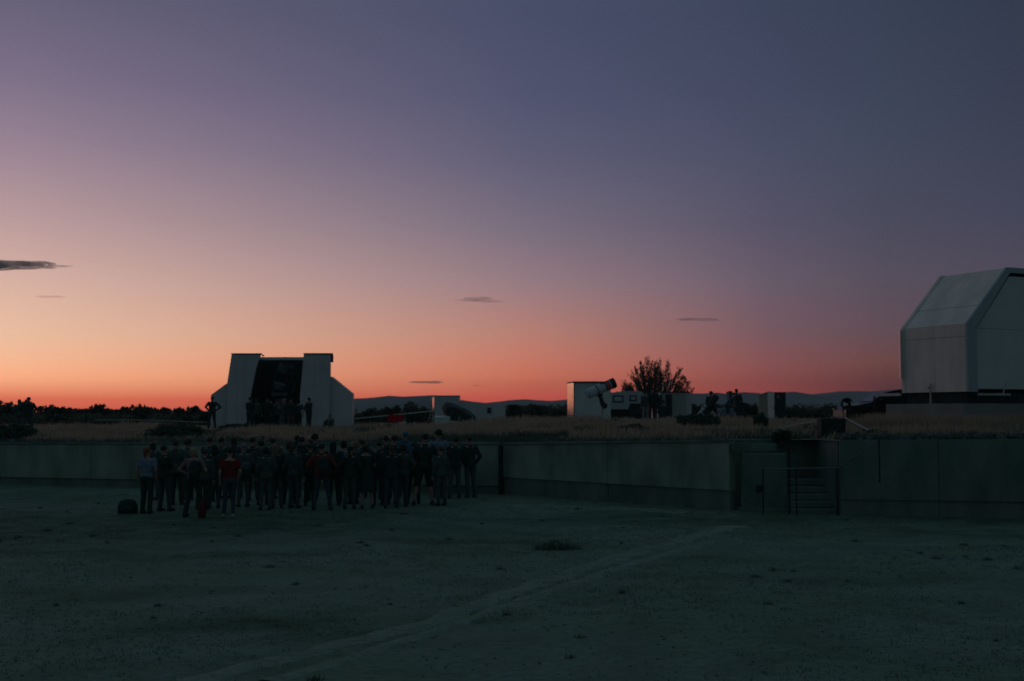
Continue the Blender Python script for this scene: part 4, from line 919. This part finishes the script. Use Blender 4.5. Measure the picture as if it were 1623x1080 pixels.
def person_meshes(pose, top, bottom, hair):
    key = (pose, top, bottom, hair)
    P = POSES[pose]; tilt = R(P.get('tilt', 0)); drop = .80 if P.get('sit') else 0
    def U(p):
        v = Vector(p) - Vector((0, 0, .95)); v = Vector((v.x, v.y * math.cos(tilt) + v.z * math.sin(tilt), -v.y * math.sin(tilt) + v.z * math.cos(tilt)))
        return v + Vector((0, 0, .95 - drop))
    hipz = .92 - drop
    arms = []
    for i, s in enumerate((-1, 1)):
        e, w_ = P['arms'][i]; m = lambda q: U((q[0] * s, q[1], q[2]))
        arms.append((U((s * .185, 0, 1.41)), m(e), m(w_)))
    legs = []
    for i, s in enumerate((-1, 1)):
        kn, an = P['legs'][i]; hp = Vector((s * .09, 0, hipz))
        legs.append((hp, Vector((s * kn[0], kn[1], kn[2])), Vector((s * an[0], an[1], an[2]))))
    def torso(bm, g, z_lo, z_hi):
        R_ = [(.86, .155, .105), (.95, .168, .118), (1.06, .140, .098), (1.18, .152, .106), (1.30, .172, .118), (1.38, .18, .11), (1.43, .155, .092), (1.47, .085, .07)]
        R_ = [r for r in R_ if z_lo <= r[0] <= z_hi]
        t = bmesh.new(); loft(t, [(0, 0, z, rx + g, ry + g) for z, rx, ry in R_])
        for v in t.verts: v.co = U(v.co)
        me = tomesh(t, 'tmp'); bm.from_mesh(me); bpy.data.meshes.remove(me)
    out = {}
    kb_ = ('body', pose)
    if kb_ not in cache:
        bm = bmesh.new(); torso(bm, -.004, .8, 1.5)
        for a in arms:
            el = a[0].lerp(a[1], .5); fo = a[1].lerp(a[2], .35)
            limb(bm, [a[0], el, a[1], fo, a[2]], [.055, .046, .038, .037, .026])
        for l in legs:
            limb(bm, [l[0], l[0].lerp(l[1], .45), l[1], l[1].lerp(l[2], .35), l[2]], [.085, .074, .052, .054, .036])
            limb(bm, [l[2] + Vector((0, -.03, -.04)), l[2] + Vector((0, .14, -.06))], [.038, .03])
        ball(bm, (0, 0, hipz), .12, 2, (1.25, .95, .9))
        tube(bm, U((0, 0, 1.44)), U((0, .012, 1.54)), .058, .055, 12)
        hc = bmesh.new()
        loft(hc, [(0, .035, 1.50, .03, .035), (0, .03, 1.525, .052, .062), (0, .02, 1.57, .066, .085), (0, .012, 1.62, .074, .095), (0, .008, 1.67, .073, .097), (0, .004, 1.71, .06, .082), (0, 0, 1.735, .03, .045)], 16)
        tube(hc, (0, .095, 1.625), (0, .128, 1.588), .011, .017, 6); tube(hc, (0, .128, 1.588), (0, .09, 1.58), .017, .01, 6)
        for s in (-1, 1): ball(hc, (s * .077, 0, 1.61), .026, 1, (.45, .8, 1.15))
        ball(hc, (0, .085, 1.553), .02, 1, (1.3, .7, .4))
        for v in hc.verts: v.co = U(v.co)
        me = tomesh(hc, 'tmp'); bm.from_mesh(me); bpy.data.meshes.remove(me)
        me = remesh(bm, 'body', .013, 2)
        bm = bmesh.new(); bm.from_mesh(me)
        for a in arms:
            d = (a[2] - a[1]).normalized(); q = d.to_track_quat('Z', 'X'); s = 1 if a[0].x > 0 else -1
            def hp_(x, y, z): return a[2] + q @ Vector((x, y, z))
            tube(bm, hp_(0, 0, -.01), hp_(0, 0, .085), .026, .036, 8)
            for f, (fx, ln) in enumerate(((-.027, .062), (-.009, .072), (.009, .068), (.027, .052))):
                m1 = hp_(fx, .0, .08); m2 = hp_(fx * 1.05, .012, .08 + ln * .55); m3 = hp_(fx * 1.05, .035, .08 + ln)
                tube(bm, m1, m2, .009, .0085, 6); tube(bm, m2, m3, .0085, .007, 6)
            tube(bm, hp_(.025, .005, .02), hp_(.05, .02, .055), .011, .01, 6); tube(bm, hp_(.05, .02, .055), hp_(.048, .035, .085), .01, .008, 6)
        nf = len(bm.faces)
        for s in (-1, 1): ball(bm, U((s * .03, .094, 1.63)), .011, 1)
        bm.faces.ensure_lookup_table()
        for f in bm.faces[nf:]: f.material_index = 1
        me2 = tomesh(bm, 'body', True); me2.materials.append(M['skin']); me2.materials.append(M['eye']); cache[kb_] = me2
    out['body'] = cache[kb_]
    kt = ('top', pose, top)
    if kt not in cache:
        bm = bmesh.new(); g = {'tee': .012, 'jacket': .03, 'hoodie': .034, 'dress': .014}[top]; torso(bm, g, .8 if top != 'tee' else .86, 1.44)
        for a in arms:
            if top in ('tee', 'dress'): limb(bm, [a[0], a[0].lerp(a[1], .62)], [.068, .058])
            else: limb(bm, [a[0], a[0].lerp(a[1], .5), a[1], a[1].lerp(a[2], .92)], [.078, .066, .057, .046])
        if top == 'dress' and not P.get('sit'): loft(bm, [(0, 0, .45, .24, .2), (0, 0, .7, .21, .16), (0, 0, .9, .18, .13), (0, 0, 1.0, .16, .12)], 18)
        if top == 'hoodie':
            t = bmesh.new(); ball(t, (0, -.07, 1.47), .09, 2, (1.25, .75, .7))
            for v in t.verts: v.co = U(v.co)
            me = tomesh(t, 'tmp'); bm.from_mesh(me); bpy.data.meshes.remove(me)
        if top == 'jacket':
            t = bmesh.new(); loft(t, [(0, -.005, 1.42, .10, .085), (0, -.005, 1.50, .078, .07)], 14)
            for v in t.verts: v.co = U(v.co)
            me = tomesh(t, 'tmp'); bm.from_mesh(me); bpy.data.meshes.remove(me)
        cache[kt] = remesh(bm, 'top', .016, 3)
    out['top'] = cache[kt]
    kl = ('bottom', pose, bottom)
    if kl not in cache:
        bm = bmesh.new(); ball(bm, (0, -.01, hipz + .01), .14, 2, (1.26, .98, .85))
        for l in legs:
            if bottom == 'trousers': limb(bm, [l[0], l[0].lerp(l[1], .45), l[1], l[1].lerp(l[2], .45), l[2] + Vector((0, 0, -.01))], [.102, .09, .07, .066, .06])
            elif bottom == 'jeans': limb(bm, [l[0], l[0].lerp(l[1], .45), l[1], l[1].lerp(l[2], .45), l[2]], [.098, .084, .062, .058, .048])
            else: limb(bm, [l[0], l[0].lerp(l[1], .5), l[1] + Vector((0, 0, .02))], [.105, .1, .09])
        cache[kl] = remesh(bm, 'bottom', .017, 2)
    out['bottom'] = cache[kl]
    for i, l in enumerate(legs):
        ks_ = ('shoe', pose, i)
        if ks_ not in cache:
            bm = bmesh.new(); c = l[2]; limb(bm, [c + Vector((0, -.045, -.045)), c + Vector((0, .06, -.045)), c + Vector((0, .165, -.058))], [.045, .046, .034]); limb(bm, [c + Vector((0, -.02, -.01)), c + Vector((0, -.03, -.045))], [.046, .046])
            for v in bm.verts: v.co.z = max(v.co.z, c.z - .088)
            cache[ks_] = remesh(bm, 'shoe', .015, 1)
        out['shoe%d' % i] = cache[ks_]
    kh = ('hair', pose, hair)
    if kh not in cache and hair != 'none':
        bm = bmesh.new(); ball(bm, (0, -.012, 1.665), .094, 2, (.93, 1.06, .92))
        if hair == 'long': loft(bm, [(0, -.07, 1.36, .075, .03), (0, -.065, 1.48, .09, .05), (0, -.03, 1.6, .09, .08), (0, -.02, 1.68, .085, .085)], 14)
        if hair == 'bun': ball(bm, (0, -.10, 1.72), .045, 2)
        if hair == 'ponytail': limb(bm, [Vector((0, -.09, 1.68)), Vector((0, -.14, 1.6)), Vector((0, -.12, 1.46))], [.035, .035, .018])
        if hair == 'bob': loft(bm, [(0, -.02, 1.53, .088, .07), (0, -.02, 1.6, .098, .09), (0, -.015, 1.68, .09, .095)], 14)
        if hair == 'curly':
            for i in range(26):
                a = rnd.uniform(0, 6.3); b = rnd.uniform(-.3, 1.4); ball(bm, (.095 * math.cos(a) * math.cos(b), -.03 + .1 * math.sin(a) * math.cos(b), 1.65 + .1 * math.sin(b)), rnd.uniform(.03, .045), 1)
        # cut away from the face
        for v in bm.verts:
            if v.co.y > .045 and v.co.z < 1.675: v.co.y = .045 - (v.co.y - .045) * .3
        if hair == 'cap': loft(bm, [(0, .06, 1.662, .085, .11), (0, .06, 1.672, .08, .105)], 16)
        for v in bm.verts: v.co = U(v.co)
        cache[kh] = remesh(bm, 'hair', .012, 2)
    if hair != 'none': out['hair'] = cache[kh]
    return out
HAIR = {'black': (.03, .045, .038), 'brown': (.07, .06, .045), 'blond': (.34, .25, .17), 'red': (.2, .08, .06), 'grey': (.2, .2, .2), 'cap_blue': (.05, .16, .24), 'cap_beige': (.36, .27, .19), 'sand': (.22, .16, .11)}
CL = {'black': (.034, .062, .056), 'navy': (.05, .08, .095), 'dark': (.068, .105, .092), 'charcoal': (.09, .12, .11), 'red': (.20, .03, .028), 'brick': (.20, .05, .04), 'blue_grey': (.10, .15, .20), 'denim': (.045, .085, .10), 'pale_blue': (.16, .20, .30), 'sky': (.05, .17, .26), 'grey': (.09, .12, .12), 'olive': (.06, .07, .05), 'pale': (.30, .30, .28), 'pink': (.26, .17, .15), 'maroon': (.12, .03, .032), 'khaki': (.13, .11, .09), 'tan': (.17, .13, .10)}
def person(px, D, H, pose, top, tc_, bottom, bc_, hair, hc_, rz, label, group, z=None, shoe='black', x=None):
    x = xat(px, D) if x is None else x; zz = yard_z(x, D) if z is None else z
    t = thing('person', label, 'person', (x, D, zz), R(rz), group); s = H / 1.745; t.scale = (s * rnd.uniform(.95, 1.1), s * rnd.uniform(.96, 1.08), s)
    if pose != 'sit': t.rotation_euler = (R(rnd.uniform(-2.5, 2.5)), R(rnd.uniform(-2.5, 2.5)), R(rz + rnd.uniform(-22, 22)))
    ms = person_meshes(pose, top, bottom, hair)
    link('body', ms['body'], t)
    nm = {'tee': 't_shirt', 'jacket': 'jacket', 'hoodie': 'hoodie', 'dress': 'dress'}[top]
    def dress_(name, me, m):
        o = bpy.data.objects.new(name, me); col.objects.link(o); o.parent = t
        if not me.materials: me.materials.append(m)
        o.material_slots[0].link = 'OBJECT'; o.material_slots[0].material = m
    dress_(nm, ms['top'], cloth(CL[tc_], tc_))
    dress_(bottom if bottom != 'short' else 'shorts', ms['bottom'], cloth(CL[bc_], bc_))
    for i in range(2): dress_('shoe', ms['shoe%d' % i], cloth(CL[shoe], shoe))
    if 'hair' in ms: dress_('cap' if hair == 'cap' else 'hair', ms['hair'], cloth(HAIR[hc_], 'hair_' + hc_))
    return t
G1 = 'people of the crowd standing in the yard'
crowd = [
 (236, 32.6, 1.70, 'relaxed', 'tee', 'blue_grey', 'trousers', 'black', 'ponytail', 'red', -15, 'person in blue-grey T-shirt with reddish ponytail at the crowd left end', 'black'),
 (262, 33.4, 1.72, 'crossed', 'jacket', 'black', 'trousers', 'dark', 'short', 'black', -30, 'person all in black just right of the blue-grey T-shirt', 'black'),
 (247, 36.8, 1.66, 'down', 'jacket', 'dark', 'jeans', 'dark', 'bob', 'black', -10, 'dark-haired person peeking out behind the blue-grey T-shirt', 'black'),
 (283, 35.2, 1.78, 'pockets', 'hoodie', 'dark', 'trousers', 'black', 'short', 'brown', -15, 'person in dark hoodie left behind the fair-haired one', 'black'),
 (299, 37.0, 1.74, 'down', 'jacket', 'charcoal', 'trousers', 'dark', 'curly', 'brown', -20, 'curly-haired person behind the fair-haired one', 'black'),
 (309, 31.6, 1.74, 'wide', 'tee', 'pink', 'trousers', 'black', 'bob', 'blond', -20, 'fair-haired person in pinkish top, front left, red bag at the foot', 'black'),
 (333, 36.4, 1.84, 'phone', 'jacket', 'dark', 'trousers', 'black', 'short', 'brown', -12, 'tall dark person between the fair-haired one and the red top', 'black'),
 (341, 34.0, 1.70, 'pockets', 'jacket', 'black', 'jeans', 'dark', 'long', 'black', 5, 'long-haired dark person close to the left of the red top', 'black'),
 (366, 31.3, 1.73, 'relaxed', 'tee', 'red', 'jeans', 'denim', 'short', 'black', 20, 'person in red top and slim jeans, front of the crowd', 'pale'),
 (355, 37.2, 1.80, 'down', 'jacket', 'dark', 'trousers', 'black', 'short', 'black', -5, 'short-haired head directly above the red top', 'black'),
 (374, 37.6, 1.80, 'crossed', 'hoodie', 'navy', 'trousers', 'dark', 'bob', 'brown', 0, 'bobbed head just right above the red top', 'black'),
 (389, 34.4, 1.72, 'relaxed', 'jacket', 'charcoal', 'jeans', 'charcoal', 'short', 'grey', 8, 'grey-haired person holding a pale bag right of the red top', 'black'),
 (403, 36.6, 1.82, 'pockets', 'jacket', 'black', 'trousers', 'black', 'short', 'black', 0, 'tall black-clad person below the shed left panel', 'black'),
 (418, 35.0, 1.76, 'down', 'hoodie', 'dark', 'jeans', 'dark', 'cap', 'black', 4, 'person in black cap left of the long fair hair', 'black'),
 (431, 37.4, 1.78, 'phone', 'jacket', 'dark', 'trousers', 'black', 'short', 'brown', 0, 'person with phone at face level behind the long fair hair', 'black'),
 (441, 34.0, 1.72, 'pockets', 'jacket', 'black', 'trousers', 'charcoal', 'long', 'sand', 0, 'person with long sandy hair in the crowd middle', 'black'),
 (458, 35.2, 1.74, 'crossed', 'jacket', 'charcoal', 'trousers', 'black', 'bob', 'brown', 6, 'brown bobbed person right of the long sandy hair', 'black'),
 (469, 37.5, 1.86, 'down', 'jacket', 'dark', 'trousers', 'dark', 'short', 'black', 0, 'tall dark person straight below the shed opening', 'black'),
 (481, 36.4, 1.84, 'raised', 'hoodie', 'black', 'trousers', 'black', 'short', 'black', 6, 'person with both hands raised to the head below the shed right panel', 'black'),
 (497, 37.6, 1.88, 'down', 'jacket', 'dark', 'trousers', 'black', 'curly', 'black', 0, 'tall curly-headed person left above the red jacket', 'black'),
 (512, 33.5, 1.74, 'wide', 'jacket', 'brick', 'jeans', 'denim', 'short', 'black', -8, 'person in brick-red jacket and blue jeans wearing a black backpack', 'black'),
 (492, 34.6, 1.70, 'down', 'jacket', 'black', 'trousers', 'black', 'short', 'brown', -4, 'dark person touching the left arm of the brick-red jacket', 'black'),
 (531, 35.0, 1.77, 'pockets', 'jacket', 'black', 'trousers', 'black', 'long', 'black', 10, 'person with long black hair between red jacket and pale blue shirt', 'black'),
 (547, 36.4, 1.76, 'crossed', 'tee', 'pale_blue', 'trousers', 'dark', 'bob', 'black', 18, 'person in pale blue shirt in the crowd middle', 'black'),
 (562, 35.6, 1.78, 'down', 'jacket', 'dark', 'jeans', 'black', 'bob', 'sand', 70, 'sandy-haired person turned sideways right of the pale blue shirt', 'black'),
 (582, 34.1, 1.74, 'crossed', 'dress', 'black', 'short', 'black', 'bob', 'brown', 4, 'person in black dress with bare ankles right of crowd middle', 'black'),
 (574, 37.8, 1.72, 'down', 'jacket', 'dark', 'trousers', 'dark', 'short', 'brown', 0, 'short-haired head behind the black dress', 'black'),
 (600, 35.2, 1.78, 'pockets', 'jacket', 'black', 'trousers', 'navy', 'short', 'brown', 10, 'person in black jacket just right of the black dress', 'black'),
 (611, 37.4, 1.86, 'raised', 'jacket', 'dark', 'trousers', 'dark', 'short', 'black', 8, 'person shading the eyes, behind and left of the tallest pair', 'black'),
 (622, 35.6, 1.92, 'down', 'jacket', 'black', 'trousers', 'navy', 'short', 'black', 12, 'very tall dark person left of the blue hood', 'black'),
 (641, 38.0, 1.96, 'down', 'hoodie', 'sky', 'trousers', 'dark', 'cap', 'cap_blue', 10, 'person in bright blue hood and cap', 'black'),
 (637, 34.8, 1.72, 'pockets', 'jacket', 'dark', 'trousers', 'navy', 'bob', 'brown', 10, 'shorter dark person in front of the blue hood', 'black'),
 (654, 35.8, 1.74, 'crossed', 'tee', 'maroon', 'jeans', 'black', 'short', 'brown', 14, 'person in maroon shirt left of the bare-legged one', 'black'),
 (671, 35.2, 1.97, 'wide', 'jacket', 'black', 'short', 'black', 'bun', 'black', 10, 'tall bare-legged person in black shorts and jacket', 'black'),
 (694, 37.6, 1.98, 'pockets', 'jacket', 'blue_grey', 'trousers', 'grey', 'curly', 'black', 20, 'big-haired person in bluish jacket behind the bare-legged one', 'black'),
 (719, 37.2, 1.80, 'crossed', 'jacket', 'black', 'trousers', 'charcoal', 'short', 'black', 14, 'person in black jacket and grey trousers, second from the crowd right end', 'black'),
 (747, 37.6, 1.82, 'pockets', 'jacket', 'black', 'trousers', 'charcoal', 'short', 'brown', 24, 'person in black jacket at the right end of the crowd', 'grey'),
 (322, 33.6, 1.60, 'down', 'jacket', 'dark', 'trousers', 'black', 'short', 'brown', -10, 'shorter person at the right elbow of the fair-haired one', 'black'),
 (555, 33.9, 1.68, 'pockets', 'jacket', 'black', 'jeans', 'dark', 'ponytail', 'black', 6, 'person with black ponytail in front of the pale blue shirt', 'black'),
 (468, 33.9, 1.70, 'down', 'hoodie', 'dark', 'jeans', 'dark', 'ponytail', 'brown', -4, 'person with brown ponytail front centre, dark hoodie', 'black'),
 (424, 33.4, 1.66, 'relaxed', 'jacket', 'dark', 'jeans', 'charcoal', 'bob', 'black', 6, 'shorter bobbed person front centre left of the sandy hair', 'black'),
 (619, 34.2, 1.68, 'crossed', 'jacket', 'black', 'jeans', 'navy', 'ponytail', 'brown', 8, 'person with brown ponytail front right, below the very tall one', 'black'),
 (700, 34.9, 1.62, 'down', 'jacket', 'dark', 'trousers', 'dark', 'short', 'brown', 20, 'shorter person between the bare-legged one and the right pair', 'black'),
]
for c in crowd:
    px, D, H, pose, top, tcx, bot, bcx, hair, hcx, rz, lb, shoe = c
    person(px, D, H, pose, top, tcx, bot, bcx, hair if hair != 'short' else 'short', hcx, rz, lb, G1, shoe=shoe)
def tp_(px, D): x = xat(px, D); return tz(x, D)
G2 = 'people standing up on the terrace'
terr_p = [
 (336, 66.5, 1.76, 'hips', 'jacket', 'black', 'trousers', 'black', 'short', 'black', 20, 'person standing alone against the sky at the slotted shed left corner'),
 (395, 66.5, 1.74, 'crossed', 'jacket', 'black', 'trousers', 'black', 'short', 'black', -20, 'person at the left edge of the shed opening'),
 (408, 67.6, 1.70, 'down', 'jacket', 'dark', 'trousers', 'black', 'bob', 'brown', -10, 'bobbed person just inside the left of the shed opening'),
 (424, 68.0, 1.76, 'phone', 'hoodie', 'black', 'trousers', 'black', 'short', 'black', 0, 'person with raised phone left of the inner telescope pier'),
 (437, 68.8, 1.66, 'down', 'jacket', 'dark', 'trousers', 'black', 'short', 'brown', 0, 'short person in front of the inner telescope pier'),
 (451, 67.0, 1.72, 'crossed', 'jacket', 'charcoal', 'jeans', 'grey', 'cap', 'grey', 60, 'person in grey cap turned sideways before the shed opening'),
 (461, 66.4, 1.74, 'pockets', 'jacket', 'black', 'jeans', 'khaki', 'short', 'black', 0, 'person in khaki trousers right of the grey cap'),
 (474, 67.2, 1.68, 'down', 'tee', 'navy', 'trousers', 'black', 'bob', 'black', 10, 'person in navy shirt at the right edge of the shed opening'),
 (489, 66.2, 1.78, 'pockets', 'jacket', 'black', 'trousers', 'black', 'short', 'black', -30, 'tall person in black against the shed right panel'),
 (44, 60, 1.72, 'wide', 'jacket', 'black', 'jeans', 'dark', 'short', 'black', 0, 'dark person standing on the terrace at the far left'),
 (29, 63, 1.66, 'pockets', 'jacket', 'dark', 'jeans', 'grey', 'bob', 'brown', 40, 'second person at the far left, beside the dark standing one'),
 (1033, 62, 1.74, 'pockets', 'jacket', 'black', 'jeans', 'maroon', 'cap', 'black', 10, 'person in black jacket and maroon trousers by the camper nose'),
 (1042, 62.5, 1.66, 'down', 'jacket', 'grey', 'jeans', 'grey', 'short', 'brown', -20, 'person in grey clothes right of the maroon trousers'),
 (1024, 63.5, 1.60, 'relaxed', 'jacket', 'charcoal', 'jeans', 'pale', 'short', 'black', 30, 'person in pale trousers left of the maroon trousers'),
 (1154, 59, 1.55, 'bend', 'tee', 'denim', 'jeans', 'denim', 'short', 'black', -60, 'person in blue jeans stooping among the telescopes'),
 (1168, 63.5, 1.72, 'pockets', 'jacket', 'black', 'trousers', 'dark', 'short', 'black', -20, 'dark person standing right of the upright black telescope'),
 (1126, 65, 1.62, 'crossed', 'jacket', 'black', 'trousers', 'black', 'curly', 'black', 20, 'dark person behind the hooded telescope'),
 (1234, 74, 1.6, 'down', 'jacket', 'black', 'trousers', 'black', 'short', 'black', 30, 'dark person in front of the open cabin door'),
]
for c in terr_p:
    px, D, H, pose, top, tcx, bot, bcx, hair, hcx, rz, lb = c
    person(px, D, H, pose, top, tcx, bot, bcx, hair, hcx, rz, lb, G2, z=tp_(px, D) + .01)
person(1052, 61, 1.7, 'sit', 'jacket', 'black', 'trousers', 'black', 'short', 'black', 0, 'dark person sitting low in front of the corrugated shed', G2, z=tp_(1052, 61) + .18)
person(524, 70, 1.7, 'sit', 'jacket', 'dark', 'trousers', 'charcoal', 'short', 'black', 160, 'person sitting on the ground at the foot of the slotted shed', G2, z=tp_(524, 70) + .0)

# bags
def bag(name, label, x, y, z, w_, d_, h_, m, rz=0, straps=True):
    t = thing(name, label, 'backpack', (x, y, z), R(rz)); bm = bmesh.new(); loft(bm, [(0, 0, 0, w_ * .42, d_ * .45), (0, 0, .03 * h_, w_ * .5, d_ * .52), (0, 0, h_ * .55, w_ * .5, d_ * .5), (0, 0, h_ * .9, w_ * .36, d_ * .36), (0, 0, h_, w_ * .12, d_ * .12)], 14)
    obj('bag_body', remesh(bm, 'bag_body', .02, 2) if 0 else bm, m, t, True)
    obj('front_pocket', ball(bmesh.new(), (0, -d_ * .45, h_ * .32), .5, 2, (w_ * .7, d_ * .4, h_ * .45)), m, t, True)
    for s in (-1, 1):
        pts_ = [Vector((s * w_ * .28, d_ * .35, h_ * .9)), Vector((s * w_ * .34, d_ * .75, h_ * .7)), Vector((s * w_ * .34, d_ * .7, h_ * .35)), Vector((s * w_ * .3, d_ * .42, h_ * .1))]
        bm = bmesh.new(); [tube(bm, a, b, .014, n=5) for a, b in zip(pts_, pts_[1:])]; obj('strap', bm, m, t)
x, D = yp(205, 812); bag('backpack', 'black backpack slumped alone on the ground left of the crowd', x, D, yard_z(x, D), .5, .35, .36, cloth(CL['black'], 'black'), 20)
x, D = yp(322, 820); bag('backpack', 'dull red bag standing at the feet of the fair-haired person', x, D, yard_z(x, D), .18, .16, .42, cloth(CL['maroon'], 'maroon'), -10)
bag('backpack', 'black backpack worn by the brick-red jacket', xat(513, 33.3), 33.28, 1.0, .32, .16, .46, cloth(CL['black'], 'black'), -8)
bag('backpack', 'dark backpack worn by the fair-haired person', xat(310, 31.4), 31.36, .98, .32, .16, .46, cloth(CL['black'], 'black'), -20)
bag('backpack', 'pale bag held by the grey-haired person right of the red top', xat(391, 34.1), 34.1, 1.02, .3, .12, .28, cloth(CL['grey'], 'grey'), 10)

# ------------------------------------------------------------------ clouds (far beyond the haze)
def cloud_mat(dens):
    m = bpy.data.materials.new('cloud_vapour'); m.use_nodes = True; t = m.node_tree; t.nodes.remove(t.nodes['Principled BSDF'])
    v = t.nodes.new('ShaderNodeVolumePrincipled'); v.inputs['Color'].default_value = (.82, .84, .88, 1); v.inputs['Density'].default_value = dens
    t.links.new(v.outputs[0], t.nodes['Material Output'].inputs['Volume']); return m
def cloud(label, lobes, dens, D=9000):
    c = at(lobes[0][0], lobes[0][1], D); o = thing('cloud', label, 'cloud', c, 0, 'small evening clouds'); bm = bmesh.new(); k = D / F
    for px, py, wx, hz2 in lobes:
        p = at(px, py, D) - c; t2 = bmesh.new(); bmesh.ops.create_icosphere(t2, subdivisions=4, radius=1)
        for v in t2.verts:
            n = 1 + .13 * math.sin(v.co.x * 5 + px) + .09 * math.sin(v.co.y * 7 + v.co.x * 3 + py)
            v.co = Vector((v.co.x * wx * k * n, v.co.y * wx * k * .6 * n, v.co.z * hz2 * k * n)) + p
        me = tomesh(t2, 'tmp'); bm.from_mesh(me); bpy.data.meshes.remove(me)
    bpy.data.objects.remove(o)
    o = obj('cloud', remesh(bm, 'cloud', 6, 2) if 0 else bm, cm, None, True) if 0 else None
    me = tomesh(bm, 'cloud', True); o = link('cloud', me, None, cloud_mat(dens), c); tag(o, label, 'cloud', 'small evening clouds')
cloud('largest dark flat cloud at the left edge of the sky', [(10, 420.5, 58, 7.5), (48, 418.5, 36, 4.5), (-30, 420, 60, 8), (62, 424, 30, 1.4), (96, 422, 22, .7)], .013)
cloud('faint pink streak of cloud below the largest cloud', [(80, 470.5, 24, 1.5)], .003)
cloud('small lens-shaped cloud high above the low white shed', [(760, 473.5, 24, 2.4), (755, 476, 32, 1.8), (776, 478, 20, 1.4)], .005)
cloud('thin dark cloud streak right of centre above the tree', [(1104, 506.5, 34, 1.9), (1122, 508, 20, 1.3)], .005)
cloud('flat dark cloud low over the hills, left of centre', [(678, 606, 28, 2.2)], .008)
cloud('tiny faint cloud low over the hills right of the flat one', [(757, 611.5, 10, 1.0)], .008)
